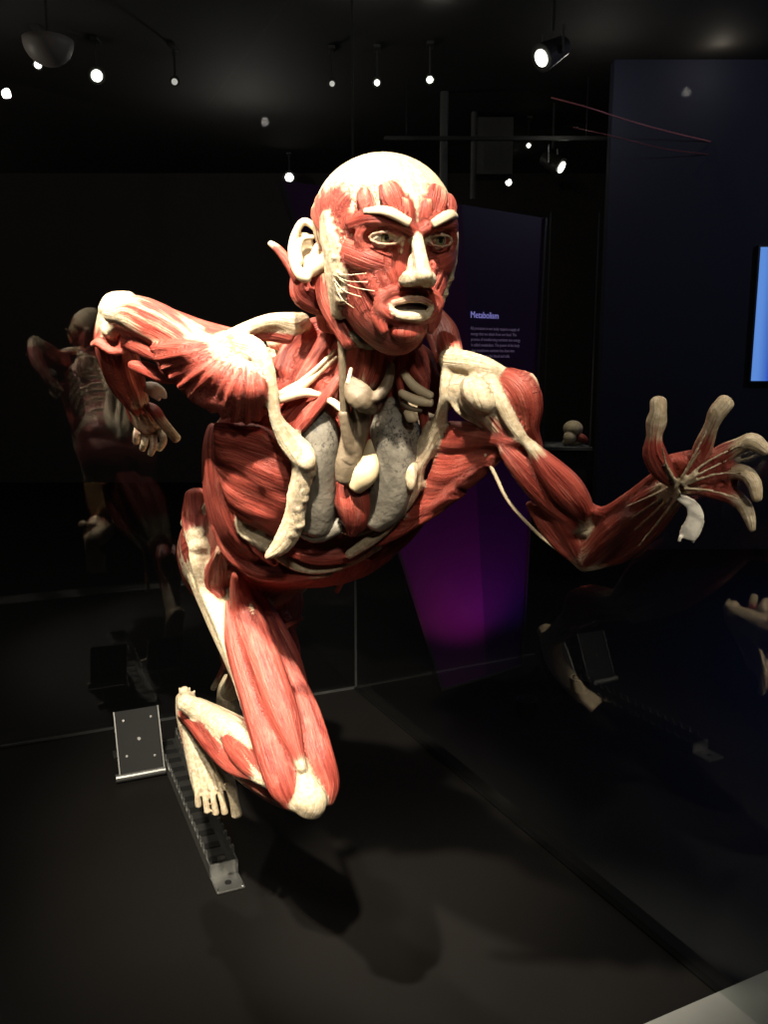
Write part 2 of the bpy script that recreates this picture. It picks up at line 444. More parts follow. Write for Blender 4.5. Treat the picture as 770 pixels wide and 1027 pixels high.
M_FLOOR = simple('matt_black_floor', (0.0055, 0.0048, 0.0042), 0.6, spec=0.12, nscale=6, namp=0.18, bmp=0.05)
M_ROOMFLOOR = simple('dark_room_floor', (0.012, 0.0115, 0.011), 0.6, spec=0.2, nscale=3, namp=0.2)
M_WALL = simple('black_wall_paint', (0.060, 0.052, 0.046), 0.8, nscale=4, namp=0.15)
M_NAVY = simple('navy_wall_paint', (0.026, 0.030, 0.060), 0.8, nscale=4, namp=0.15)
M_CEIL = simple('black_ceiling_paint', (0.016, 0.0142, 0.0128), 0.85, nscale=5, namp=0.2)
M_LEDGE = simple('grey_ledge', (0.20, 0.205, 0.19), 0.6, nscale=12, namp=0.08)
M_SEAL = simple('grey_glass_seal', (0.05, 0.05, 0.048), 0.4)
M_BLACK = simple('black_metal', (0.02, 0.02, 0.02), 0.4, spec=0.4)

def glass_material():
    m = bpy.data.materials.new('case_glass'); m.use_nodes = True; nt = m.node_tree; nt.nodes.clear()
    out = nt.nodes.new('ShaderNodeOutputMaterial')
    tr = nt.nodes.new('ShaderNodeBsdfTransparent'); tr.inputs[0].default_value = (0.93, 0.95, 0.94, 1)
    gl = nt.nodes.new('ShaderNodeBsdfGlossy'); gl.inputs['Roughness'].default_value = 0.0
    fr = nt.nodes.new('ShaderNodeFresnel'); fr.inputs['IOR'].default_value = 1.75
    ge = nt.nodes.new('ShaderNodeNewGeometry')
    f = math_n(nt, 'MULTIPLY', fr.outputs[0], math_n(nt, 'SUBTRACT', 1.0, ge.outputs['Backfacing']))
    mx = nt.nodes.new('ShaderNodeMixShader'); L(nt, f, mx.inputs[0]); L(nt, tr.outputs[0], mx.inputs[1]); L(nt, gl.outputs[0], mx.inputs[2])
    L(nt, mx.outputs[0], out.inputs[0]); return m
M_GLASS = glass_material()

ZF = -0.45; ZC = 3.35
gC = on_plane_z(357, 690, 0); gL = on_plane_z(0, 750, 0); gR = on_plane_z(715, 990, 0)
dl = nrm((gL-gC)); dr = nrm((gR-gC))
# front edge of the plinth (ledge line), through two floor pixels
e0 = on_plane_z(650, 1027, 0); e1 = on_plane_z(770, 975, 0); de = nrm(e1-e0)
def line_hit(p, d, q, e):
    A = np.array([[d[0], -e[0]], [d[1], -e[1]]]); t = np.linalg.solve(A, (q-p)[:2]); return p+d*t[0]
gRend = line_hit(gC, dr, e0, de)
gLend = gC+dl*2.7
inn = -nrm(np.array([dl[0]+dr[0], dl[1]+dr[1], 0]))*0.0
outw = -nrm(dl+dr)
fl_front = gRend-de*3.2
plate = [tuple((gC+outw*0.06)[:2]), tuple((gLend-dr*0.04)[:2]), tuple((fl_front)[:2]), tuple(gRend[:2]), tuple((gRend-dl*0.04)[:2])]
case = empty('display_case', (-0.4, 1.6, ZF)); tag(case, 'low black display case with two tall glass panes meeting behind the figure', 'display case')
def cased(o):
    o.parent = case; o.matrix_parent_inverse = Matrix.Translation((0.4, -1.6, -ZF)); return o
cased(prism('plinth', plate, ZF, 0.0, M_FLOOR))
# grey ledge in front of the case
nrm_e = np.array([de[1], -de[0], 0]);  nrm_e = nrm_e if nrm_e[1] < 0 else -nrm_e
lq = [e0-de*2.2, e0+de*1.4, e0+de*1.4+nrm_e*0.14, e0-de*2.2+nrm_e*0.14]
cased(prism('front_ledge', [tuple(q[:2]) for q in lq], ZF, 0.004, M_LEDGE))['label'] = 'smooth grey ledge along the front'
def pane(a, b, z0, z1, th):
    d = nrm(b-a); nn = np.array([-d[1], d[0], 0])*th/2
    return cased(prism('glass_pane', [tuple((a+nn)[:2]), tuple((b+nn)[:2]), tuple((b-nn)[:2]), tuple((a-nn)[:2])], z0, z1, M_GLASS))
GT = 2.38
pane(gC+dl*0.006, gLend, 0.004, GT, 0.010)
pane(gC+dr*0.006, gRend+dr*0.45, 0.006, GT, 0.010)
def bar(name, a, b, w_, h_, mat):
    a = Vector(a); b = Vector(b); d = b-a; bm = bmesh.new()
    box_bm(bm, (a+b)/2, (w_, d.length, h_), d.to_track_quat('Y', 'Z').to_matrix())
    return cased(bm_obj(name, bm, mat))
bar('glass_channel', gC+(0, 0, 0.002), gLend+(0, 0, 0.002), 0.008, 0.008, M_SEAL)
bar('glass_channel', gC+(0, 0, 0.001), gRend+(0, 0, 0.001), 0.016, 0.008, simple('black_rubber', (0.003, 0.003, 0.003), 0.9, spec=0.1))
bar('corner_seal', gC+(0, 0, 0.008), gC+(0, 0, GT), 0.007, 0.007, M_SEAL)
bar('top_seal', gC+(0, 0, GT), gRend+dr*0.45+(0, 0, GT), 0.006, 0.006, M_SEAL)

# room shell
X0, X1, Y0, Y1 = -6.0, 6.5, -2.6, 11.0
def shell(name, lo, hi, mat):
    o = boxes(name, [(((lo[0]+hi[0])/2, (lo[1]+hi[1])/2, (lo[2]+hi[2])/2), (hi[0]-lo[0], hi[1]-lo[1], hi[2]-lo[2]))], mat)
    o['kind'] = 'structure'; return o
shell('floor', (X0, Y0, ZF-0.1), (X1, Y1, ZF), M_ROOMFLOOR)
shell('ceiling', (X0, Y0, ZC), (X1, Y1, ZC+0.1), M_CEIL)
shell('wall_left', (X0-0.1, Y0, ZF), (X0, Y1, ZC), M_WALL)
shell('wall_right', (X1, Y0, ZF), (X1+0.1, Y1, ZC), M_NAVY)
shell('wall_back', (X0, Y1, ZF), (X1, Y1+0.1, ZC), M_WALL)
shell('wall_front', (X0, Y0-0.1, ZF), (X1, Y0, ZC), M_WALL)
# ------------------------------------------------------------------ the figure
FIG0 = np.array([-0.44, 2.08, 0.0])
body = Geo(); fine = Geo(); head = Geo()
sh_dir = nrm(P(480, 385, 0.98)-P(235, 365, 1.08))
hip_dir = nrm(P(285, 578, 1.70)-P(214, 552, 1.56))

# ---- trunk, pelvis, neck (base volumes)
trunk_path = [(352, 384, 1.14, 62, 48), (334, 425, 1.20, 104, 72), (322, 470, 1.28, 110, 78), (308, 510, 1.38, 102, 76),
              (276, 536, 1.50, 72, 56), (250, 552, 1.60, 70, 58), (240, 566, 1.69, 60, 52)]
tr_pts = np.array([P(*q[:3]) for q in trunk_path])
tr_a = np.array([q[3]*q[2]/FPX for q in trunk_path]); tr_b = np.array([q[4]*q[2]/FPX for q in trunk_path])
tr_side = np.array([sh_dir*(1-t)+hip_dir*t for t in np.linspace(0, 1, len(trunk_path))])
base = Geo()
tube(base, tr_pts, tr_a, tr_b, 0.05, side=tr_side, m=40, n=40)
# neck
px_tube(base, [(384, 300, 1.05, 34, 34, 0.1), (374, 345, 1.08, 36, 34, 0.1), (360, 395, 1.14, 46, 40, 0.1)], side=sh_dir)
# right thigh (bent forward) and hip
px_tube(base, [(216, 520, 1.60, 30, 34, 0.1), (219, 560, 1.58, 34, 36, 1.0), (237, 610, 1.55, 33, 34, 1.0), (261, 668, 1.49, 31, 33, 1.0),
               (287, 735, 1.43, 30, 31, 0.9), (304, 782, 1.39, 27, 27, 0.9), (311, 803, 1.375, 20, 20, 0.9)])
# right shank and ankle (knee back to heel)
px_tube(base, [(306, 795, 1.40, 22, 22, 0.5), (280, 778, 1.47, 27, 27, 0.3), (246, 752, 1.57, 27, 27, 0.5), (215, 728, 1.66, 20, 20, 0.8), (195, 712, 1.72, 13, 14, 1.0)], side=(0, 0, 1))
# right upper arm
px_tube(base, [(240, 366, 1.09, 34, 34, 0.2), (196, 350, 1.14, 30, 30, 0.2), (152, 328, 1.20, 24, 24, 0.2), (120, 314, 1.24, 16, 17, 0.8)])
# right forearm
px_tube(base, [(112, 318, 1.245, 14, 14, 0.8), (112, 345, 1.28, 17, 17, 0.1), (122, 380, 1.33, 15, 15, 0.1), (138, 408, 1.38, 10, 11, 0.3)])
# left upper arm
px_tube(base, [(478, 392, 1.0, 20, 20, 0.6), (512, 436, 1.01, 16, 16, 0.4), (552, 498, 1.035, 14, 14, 0.2), (588, 560, 1.06, 11, 11, 0.4)])
# left forearm
px_tube(base, [(588, 560, 1.06, 12, 12, 0.5), (618, 533, 1.0, 17, 16, 0.1), (650, 505, 0.92, 14, 13, 0.2), (680, 487, 0.845, 9, 9, 0.5)])
set_base(base)
body.merge(base)

# ---- left leg, stretched back to the starting block (world metres)
LH = P(262, 590, 1.69); LK = np.array([-0.275, 1.90, 0.415]); LA = np.array([-0.425, 2.215, 0.205])
tube(body, [LH+(0.02, -0.06, 0.04), LH, (LH+LK)/2+(0, -0.02, -0.02), LK+(0, -0.01, 0.01)], [0.05, 0.075, 0.068, 0.05], None, [0, 0, 0.1, 0.6], side=(1, 0, 0))
tube(body, [LK, LK*0.65+LA*0.35+(0, 0.035, 0.025), LK*0.3+LA*0.7+(0, 0.01, 0.01), LA], [0.045, 0.052, 0.032, 0.026], None, [0.6, 0.1, 0.5, 1.0], side=(1, 0, 0))
for dx, f in ((-0.028, 0.0), (0.028, 0.0)):      # calf heads
    tube(body, [LK+(dx*0.7, 0.03, 0.02), LK*0.68+LA*0.32+(dx, 0.062, 0.05), LK*0.4+LA*0.6+(dx*0.4, 0.04, 0.035), LA+(0, 0.03, 0.0)], [0.012, 0.030, 0.014, 0.006], None, [0.8, 0, 0.7, 1], side=(1, 0, 0))
for dx, f in ((-0.045, 0), (0.0, 0), (0.045, 0)):  # hamstrings and quadriceps
    tube(body, [LH+(dx, 0.03, 0.02), (LH+LK)/2+(dx*1.05, 0.045, 0.035), LK+(dx*0.8, 0.03, 0.02)], [0.02, 0.034, 0.012], None, [0.3, 0, 1], side=(1, 0, 0))
    tube(body, [LH+(dx, -0.05, -0.05), (LH+LK)/2+(dx*1.05, -0.05, -0.05), LK+(dx*0.6, -0.03, -0.03)], [0.02, 0.036, 0.016], None, [0.3, 0, 1], side=(1, 0, 0))
# gluteals
for s in (-1, 1):
    c = tr_pts[5]+hip_dir*0.075*s
    tube(body, [c+(0, 0.02, 0.07), c+(0, 0.10, 0.02)+hip_dir*0.01*s, c+(0, 0.11, -0.07)+hip_dir*0.03*s], [0.03, 0.055, 0.03], [0.03, 0.05, 0.03], [0.6, 0.0, 0.6], side=hip_dir)

# ---- back: spine, erector cords, ribs, shoulder blades, sacrum
trT = np.gradient(cr(tr_pts, 40), axis=0); trT /= np.linalg.norm(trT, axis=1)[:, None]
trP = cr(tr_pts, 40); trA = cr(tr_a, 40)[:, 0]; trB = cr(tr_b, 40)[:, 0]; trS = cr(tr_side, 40)
trS -= trT*np.sum(trS*trT, axis=1)[:, None]; trS /= np.linalg.norm(trS, axis=1)[:, None]
trN = np.cross(trT, trS)
if trN[20]@np.array([0, 1, 0.7]) < 0: trN = -trN           # points to the figure's back
def tr_at(i, ang, k=1.0):
    """point on the trunk surface: ang 0 = spine, +-90 = flanks"""
    a = math.radians(ang)
    return trP[i]+k*(trA[i]*math.sin(a)*trS[i]+trB[i]*math.cos(a)*trN[i])
tube(body, [tr_at(i, 0, 1.03) for i in range(0, 39, 2)], 0.012, 0.016, 0.95, side=sh_dir)
for i in range(1, 38, 2): ell(body, tr_at(i, 0, 1.10), [trT[i], trS[i], trN[i]], (0.007, 0.008, 0.012), 1.0, 8, 8)
for s in (-1, 1):
    tube(body, [tr_at(i, s*15, 1.04) for i in range(2, 37, 3)], 0.020, 0.013, [0.9]*4+[0.6]*4+[1.0]*4, side=sh_dir)
    for q, i in enumerate(range(4, 27, 3)):
        tube(body, [tr_at(min(39, i+int(k*k*4/8100)), s*k, 1.01) for k in (18, 40, 62, 84)], 0.008, 0.006, [1, 0.9, 0.9, 0.6])
    # shoulder blade with its muscle
    c = tr_at(9, s*48, 1.06)
    ell(body, c, [nrm(trT[9]+0.3*s*trS[9]), trS[9], trN[9]], (0.075, 0.05, 0.016), 0.5)
    tube(body, [tr_at(6, s*22, 1.12), tr_at(4, s*48, 1.18), tr_at(2, s*70, 1.25)], [0.008, 0.010, 0.012], None, 1.0)
ell(body, tr_at(33, 0, 0.98), [trT[33], trS[33], trN[33]], (0.055, 0.055, 0.02), 1.0)
for s in (-1, 1):
    tube(body, [tr_at(30, s*12, 1.0), tr_at(29, s*50, 1.03), tr_at(31, s*85, 1.02)], [0.012, 0.015, 0.012], None, 0.95)

# ---- right hip and thigh overlays
T0 = dict(m=20)
ov(body, [(197, 496, 12, 10, 0.1), (199, 520, 17, 12, 0.1), (204, 548, 15, 10, 1.0)], 0.0)
ov(body, [(200, 535, 11, 8, 0.9), (204, 560, 14, 8, 1.0), (212, 588, 14, 8, 1.0), (222, 618, 11, 8, 1.0), (234, 655, 9, 7, 1.0), (247, 700, 8, 7, 0.95), (262, 748, 7, 6, 0.9), (278, 790, 6, 5, 1.0)], 0.004)
ov(body, [(220, 552, 4, 5, 0.5), (217, 570, 10, 8, 0.0), (216, 586, 10, 8, 0.0), (222, 597, 5, 5, 0.3)], 0.010)
ov(body, [(231, 606, 6, 8, 0.4), (240, 645, 14, 11, 0.0), (256, 695, 17, 12, 0.0), (272, 745, 19, 13, 0.0), (285, 785, 18, 13, 0.0), (293, 806, 10, 8, 0.3)], 0.004)
ov(body, [(237, 575, 6, 8, 0.3), (246, 610, 15, 13, 0.05), (262, 655, 17, 14, 0.0), (283, 712, 16, 13, 0.0), (297, 752, 8, 9, 0.2), (303, 772, 5, 6, 0.9)], 0.014)
ov(body, [(246, 592, 3, 4, 0.5), (255, 622, 3.5, 5, 0.8), (266, 650, 2, 4, 0.5)], 0.026)
ov(body, [(268, 622, 7, 8, 0.1), (288, 666, 9, 9, 0.0), (306, 712, 14, 11, 0.0), (318, 755, 16, 12, 0.0), (328, 785, 13, 12, 0.0), (328, 803, 8, 8, 0.4)], 0.002)
ov(body, [(232, 573, 5, 5, 0.0), (252, 590, 6, 6, 0.05), (276, 622, 6, 6, 0.1), (294, 655, 6, 6, 0.1), (304, 685, 5, 5, 0.2)], 0.010)
ov(body, [(303, 762, 4, 6, 0.9), (307, 785, 11, 9, 1.0), (311, 803, 17, 12, 1.0), (309, 814, 14, 9, 1.0)], 0.004)
# right lower leg overlays
ov(body, [(184, 704, 9, 9, 1.0), (205, 716, 12, 10, 1.0), (230, 734, 13, 11, 0.95), (256, 752, 9, 9, 0.8)], 0.0)
ov(body, [(226, 727, 8, 7, 0.1), (238, 748, 13, 9, 0.1), (252, 766, 12, 9, 0.2), (262, 778, 6, 6, 0.5)], 0.006)
ov(body, [(238, 742, 5, 4, 0.9), (247, 758, 7, 5, 1.0), (257, 773, 4, 4, 0.9)], 0.013)
ov(body, [(182, 716, 5, 5, 0.5), (194, 726, 7, 7, 0.0), (212, 748, 8, 7, 0.0), (232, 768, 8, 7, 0.0), (256, 778, 6, 5, 0.2)], 0.004)
ov(body, [(184, 692, 5, 6, 1.0), (193, 708, 6, 6, 0.3), (204, 725, 5, 5, 0.0), (222, 752, 4, 4, 0.2)], 0.008)
ov(body, [(258, 780, 6, 7, 1.0), (282, 790, 8, 8, 1.0), (300, 806, 10, 10, 1.0)], 0.0)
ov(body, [(262, 742, 4, 5, 0.2), (270, 770, 6, 7, 0.1), (282, 798, 4, 4, 0.7)], 0.004)
# right foot
heel = (190, 712, 1.73)
px_tube(fine, [(186, 700, 1.745, 10, 12, 1.0), (189, 718, 1.73, 12, 15, 1.0), (198, 748, 1.70, 14, 14, 0.75), (208, 772, 1.68, 19, 11, 0.8), (215, 786, 1.668, 22, 8, 0.9)], m=24)
px_tube(fine, [(184, 714, 1.715, 5, 5, 0.9), (188, 740, 1.70, 5, 5, 0.0), (193, 764, 1.685, 4, 4, 0.2), (197, 780, 1.68, 3, 3, 0.9)])
for k, (bx, by, tx, ty, r) in enumerate([(196, 785, 199, 808, 3.45), (204, 789, 208, 814, 3.5), (212, 791, 216.5, 816, 3.6), (220.5, 792, 225.5, 815, 3.7), (232, 790, 237.5, 817, 5.7)]):
    px_tube(fine, [(bx-3, by-24, 1.682, 3.2, 3, 0.8), (bx, by, 1.655, r*0.95, r, 1.0), ((bx+tx)/2, (by+ty)/2, 1.648, r*0.85, r*0.85, 1.0), (tx, ty, 1.652, r, r*0.9, 1.0)])
for k in range(5):
    px_tube(fine, [(192+k*3, 735, 1.69, 1.3, 1.5, 0.9), (200+k*5.5, 770, 1.663, 1.5, 2, 1.0), (203+k*7.5, 792, 1.648, 1.5, 2, 1.0)], m=8)
for k in range(4):
    px_tube(fine, [(181+k*4, 694+k, 1.75, 2, 2, 1.0), (180+k*5, 690+(k % 2)*3, 1.752, 1.2, 1.2, 1.0)], m=6)

# ---- right shoulder and arm overlays
def fanr(c0, c1, n, D0, D1, mids, w, b, f):
    for k in range(n):
        t = k/(n-1)
        a = np.array(c0[0])*(1-t)+np.array(c0[1])*t; e = np.array(c1[0])*(1-t)+np.array(c1[1])*t
        mm = (a+e)/2+np.array(mids[0])*(1-t)+np.array(mids[1])*t
        px_tube(body, [(a[0], a[1], D0[0]*(1-t)+D0[1]*t, w*0.55, b*0.6, f[0]), (mm[0], mm[1], (D0[2]*(1-t)+D0[3]*t), w, b, f[1]), (e[0], e[1], D1[0]*(1-t)+D1[1]*t, w*0.7, b*0.7, f[2])], m=12)
# deltoid: a fan of thick striated bundles sweeping from the shoulder cap to the arm
ell(body, P(210, 374, 1.11), [nrm(P(160, 345, 1.14)-P(245, 385, 1.07)), nrm(P(235, 340, 1.1)-P(215, 415, 1.1)), nrm(ray(225, 362))], (0.070, 0.046, 0.045), 0.0)
ell(body, P(180, 360, 1.135), [nrm(P(160, 345, 1.14)-P(245, 385, 1.07)), nrm(P(235, 340, 1.1)-P(215, 415, 1.1)), nrm(ray(225, 362))], (0.045, 0.034, 0.045), 0.0)
outl = [(156, 350), (163, 362), (172, 374), (183, 386), (196, 397), (210, 407), (225, 415), (240, 420), (255, 419), (267, 410)]
for k in range(13):
    t = k/12.0; q = cr(np.array(outl), 13)[k]
    st = np.array((212, 345))*(1-t)+np.array((258, 370))*t; md = st*0.48+q*0.52
    px_tube(body, [(st[0], st[1], 1.070-0.016*t, 4, 8, 0.8), (md[0]*0.5+st[0]*0.5, md[1]*0.5+st[1]*0.5, 1.060-0.014*t, 5.0, 8, 0.35), (md[0], md[1], 1.064-0.018*t, 5.6+0.8*math.sin(k*2.4), 9+2*math.sin(k*1.7), 0.0), (q[0], q[1], 1.118-0.03*t, 4.8, 8, 0.0)], ridges=(7, 0.05))
ell(body, P(219, 360, 1.078), [nrm(P(230, 345, 1.07)-P(208, 385, 1.07)), nrm(P(240, 370, 1.07)-P(200, 355, 1.07)), nrm(ray(225, 362))], (0.038, 0.027, 0.034), 1.0)
# upper arm: long cream-streaked triceps with white elbow cap
ov(body, [(114, 314, 12, 12, 1.0), (134, 314, 18, 16, 0.6), (160, 326, 21, 18, 0.36), (190, 342, 18, 14, 0.42), (206, 346, 10, 9, 0.8)], -0.002)
ov(body, [(128, 303, 8, 8, 1.0), (160, 314, 9, 8, 0.55), (200, 333, 7, 7, 0.75)], 0.0)
ov(body, [(108, 330, 8, 8, 0.7), (124, 338, 10, 8, 0.1), (146, 350, 9, 8, 0.1), (168, 362, 6, 6, 0.3)], 0.004)
px_tube(body, [(105, 312, 1.235, 8, 10, 1.0), (114, 306, 1.235, 13, 12, 1.0), (130, 304, 1.225, 12, 11, 0.95)])
px_tube(body, [(132, 366, 1.20, 5, 5, 0.1), (146, 370, 1.185, 8, 7, 0.0), (162, 377, 1.17, 8, 7, 0.0), (174, 382, 1.15, 4, 4, 0.2)])
# forearm bundles
for (x0, y0, x1, y1, x2, y2, d, wd, ff) in [(101, 336, 108, 368, 126, 404, 0.0, 6, 0.1), (110, 335, 118, 372, 134, 408, -0.018, 7, 0.0), (121, 336, 128, 372, 141, 406, -0.022, 7.5, 0.0),
                                   (130, 338, 138, 372, 147, 402, -0.015, 6, 0.1), (97, 342, 101, 352, 112, 380, 0.01, 4, 0.3)]:
    px_tube(body, [(x0, y0, 1.265+d, wd*0.7, wd*0.7, 0.3), (x1, y1, 1.315+d, wd, wd, ff), (x2, y2, 1.375+d, wd*0.5, wd*0.5, 0.6)])
px_tube(body, [(92, 346, 1.25, 3, 3, 0.4), (99, 344, 1.245, 5, 5, 0.1), (112, 352, 1.24, 5, 5, 0.0), (124, 352, 1.23, 4, 4, 0.2)])
# right hand: palm and half-closed fingers
px_tube(fine, [(134, 402, 1.385, 11, 9, 0.4), (143, 418, 1.395, 13, 9, 0.3), (152, 428, 1.40, 12, 8, 0.5)], m=20)
px_tube(fine, [(146, 406, 1.372, 4, 5, 0.3), (155, 412, 1.362, 6, 6, 0.1), (162, 422, 1.360, 5.5, 5.5, 0.5), (170, 432, 1.362, 5.2, 5, 0.8), (177, 440, 1.365, 5, 5, 0.9)])
for k, (x1, y1, x2, y2, x3, y3, dd) in enumerate([(160, 430, 164, 442, 160, 450, 0.010), (153, 432, 154, 446, 151, 455, 0.016), (146, 430, 145, 443, 143, 450, 0.026), (139, 424, 137, 436, 137, 443, 0.036)]):
    px_tube(fine, [(x1-4, y1-12, 1.40+dd*0.6, 4, 4, 0.5), (x1, y1, 1.395+dd, 4.2, 4.2, 0.6), (x2, y2, 1.385+dd, 3.9, 3.9, 0.6), (x3, y3, 1.40+dd, 3.4, 3.4, 0.8)])
for k in range(5):
    px_tube(fine, [(118+k*5, 390, 1.338+0.004*abs(k-2), 1.2, 1.2, 0.9), (130+k*5, 412, 1.368, 1.3, 1.3, 1.0), (137+k*5.5, 428, 1.388, 1.2, 1.2, 1.0)], m=7)

# ---- right half of the chest
opatch(body, [[(211, 424), (206, 460), (208, 500), (220, 540), (246, 570)], [(214, 424), (214, 460), (219, 500), (232, 537), (256, 563)], [(220, 428), (224, 465), (232, 505), (245, 532), (266, 556)]], 0.006, 0.011, 0.1, stri=(0.0015, 9))
opatch(body, [[(213, 422), (240, 424), (266, 428), (290, 444)], [(214, 440), (240, 447), (268, 457), (296, 470)], [(218, 462), (242, 473), (268, 485), (294, 498)],
              [(225, 487), (244, 501), (266, 511), (290, 522)], [(234, 511), (248, 523), (262, 531), (280, 540)]], 0.012, 0.014, [[0.2, 0.05, 0.0, 0.15]]*5, stri=(0.004, 16))
ov(body, [(222, 468, 2.5, 4, 0.4), (228, 482, 4, 5, 0.9), (232, 490, 2, 4, 0.5)], 0.014)
ov(body, [(238, 510, 3, 4, 0.5), (243, 533, 5, 6, 0.95), (258, 542, 6, 6, 0.95), (276, 552, 8, 7, 0.95)], 0.016)
ov(body, [(250, 540, 4, 5, 0.1), (261, 550, 8, 7, 0.0), (276, 562, 7, 7, 0.1)], 0.014)
ov(body, [(218, 528, 7, 7, 0.2), (234, 552, 11, 9, 0.1), (262, 570, 12, 9, 0.1), (300, 574, 9, 8, 0.2), (330, 574, 5, 5, 0.8)], 0.006)
# cartilage border of the opened rib cage, figure's right
ov(body, [(268, 548, 6, 6, 0.9), (292, 566, 5, 5, 0.9), (312, 572, 4, 4, 1.0), (334, 570, 4, 5, 1.0), (356, 562, 4, 5, 0.9), (380, 548, 4, 5, 0.8)], 0.020)
# diaphragm
ov(body, [(290, 550, 8, 7, 0.05), (318, 555, 12, 9, 0.0), (348, 552, 12, 9, 0.0), (372, 542, 6, 6, 0.2)], 0.006)
ov(body, [(344, 532, 4, 4, 0.9), (356, 534, 5, 5, 1.0), (372, 530, 4, 4, 0.9)], 0.012)
# ---- left half of the chest: pectoral sheet drawn to the arm
def sheet(rows, f, b=8, off=0.0):
    for r in rows: px_tube(body, [(u, v, D-off, wv, b, ff) for (u, v, D, wv), ff in zip(r, f)], m=14, wob=0.05)
ppatch(body, [[(446, 422, 1.075), (475, 422, 1.042), (503, 430, 1.002), (527, 440, 0.982)], [(442, 436, 1.082), (473, 437, 1.05), (503, 438, 1.008), (527, 442, 0.985)], [(436, 458, 1.10), (468, 454, 1.07), (500, 446, 1.02), (524, 444, 0.992)]], 0.013, [[0.25, 0.02, 0.0, 0.3]]*3, stri=(0.003, 9))
ppatch(body, [[(438, 448, 1.095), (470, 448, 1.065), (500, 444, 1.022), (522, 443, 0.995)], [(430, 475, 1.115), (460, 474, 1.085), (488, 462, 1.045), (516, 446, 1.005)], [(420, 500, 1.145), (446, 496, 1.115), (474, 476, 1.07), (506, 450, 1.018)],
              [(398, 526, 1.175), (424, 516, 1.15), (456, 492, 1.10), (494, 456, 1.035)], [(366, 554, 1.21), (400, 536, 1.185), (437, 508, 1.135), (480, 466, 1.06)]], 0.013, [[0.25, 0.02, 0.0, 0.2]]*5, stri=(0.004, 16))
# side wall of the chest on the figure's left
ov(body, [(372, 560, 6, 8, 0.2), (396, 545, 9, 9, 0.1), (416, 524, 9, 9, 0.1), (430, 500, 8, 9, 0.2)], 0.0)
# cream strap: collar bone end, down the chest, knob, and along the costal border
px_tube(body, [(448, 368, 1.02, 6, 6, 0.9), (446, 385, 1.02, 6, 6, 1.0), (445, 402, 1.03, 5.5, 6, 1.0), (440, 424, 1.062, 8, 5, 1.0), (428, 446, 1.088, 11, 6, 1.0), (417, 466, 1.103, 11, 6, 0.9), (415, 486, 1.118, 9, 6, 0.9),
               (408, 504, 1.13, 6, 7, 0.95), (394, 522, 1.155, 6, 7, 0.9), (374, 540, 1.18, 6, 7, 0.85), (350, 556, 1.21, 5, 6, 0.8)], wob=0.05)
ell(body, P(412, 476, 1.095), [nrm(P(412, 490, 1.1)-P(412, 470, 1.1)), (1, 0, 0), (0, 1, 0)], (0.022, 0.008, 0.010), 1.0)
# ---- left shoulder
px_tube(body, [(440, 316, 1.10, 7, 9, 0.1), (447, 332, 1.08, 12, 10, 0.1), (452, 350, 1.05, 12, 11, 0.25), (456, 364, 1.03, 9, 9, 0.9)])          # trapezius stump
px_tube(body, [(424, 332, 1.10, 5, 7, 0.0), (434, 338, 1.09, 7, 8, 0.0), (440, 356, 1.07, 6, 8, 0.05), (444, 372, 1.04, 5, 6, 0.3)])
px_tube(body, [(446, 360, 1.02, 10, 8, 0.9), (466, 362, 1.0, 11, 8, 1.0), (488, 367, 0.985, 9, 7, 1.0), (503, 371, 0.98, 5, 5, 1.0)])             # acromion
ell(body, P(470, 388, 1.03), [(1, 0, 0), (0, 1, 0), (0, 0, 1)], (0.03, 0.03, 0.03), 0.9)
px_tube(body, [(452, 375, 1.04, 9, 9, 0.8), (466, 385, 1.03, 10, 8, 0.9), (476, 395, 1.02, 10, 8, 1.0)])
ell(body, P(479, 396, 0.985), [nrm(P(484, 410, 1)-P(474, 384, 1)), (1, 0, 0), (0, 1, 0)], (0.024, 0.019, 0.022), 0.9)                           # head of the arm bone
ell(body, P(486, 384, 1.0), np.eye(3), (0.02, 0.02, 0.016), 0.95)
px_tube(body, [(452, 392, 1.025, 4, 4, 1.0), (458, 408, 1.02, 5, 4, 1.0), (472, 420, 1.02, 4, 4, 0.9), (490, 426, 1.01, 4, 4, 0.5)])
px_tube(body, [(458, 394, 1.015, 2.5, 3, 1.0), (468, 412, 1.0, 3, 3, 0.9), (486, 421, 0.995, 3, 3, 0.8)])
px_tube(body, [(492, 380, 0.98, 5, 5, 0.9), (502, 402, 0.975, 7, 6, 0.9), (513, 425, 0.98, 7, 6, 0.85), (526, 442, 0.985, 6, 5, 0.9)])
# reflected deltoid on the left shoulder, cut end pale
px_tube(body, [(500, 376, 0.99, 5, 6, 0.2), (512, 380, 0.98, 12, 10, 0.0), (524, 392, 0.975, 17, 13, 0.0), (530, 410, 0.985, 15, 12, 0.0), (532, 430, 1.0, 9, 9, 0.0), (540, 448, 1.02, 5, 6, 0.2)])
px_tube(body, [(522, 375, 0.972, 5, 4, 0.4), (532, 381, 0.966, 7, 4, 0.55), (538, 389, 0.968, 4, 4, 0.4)])
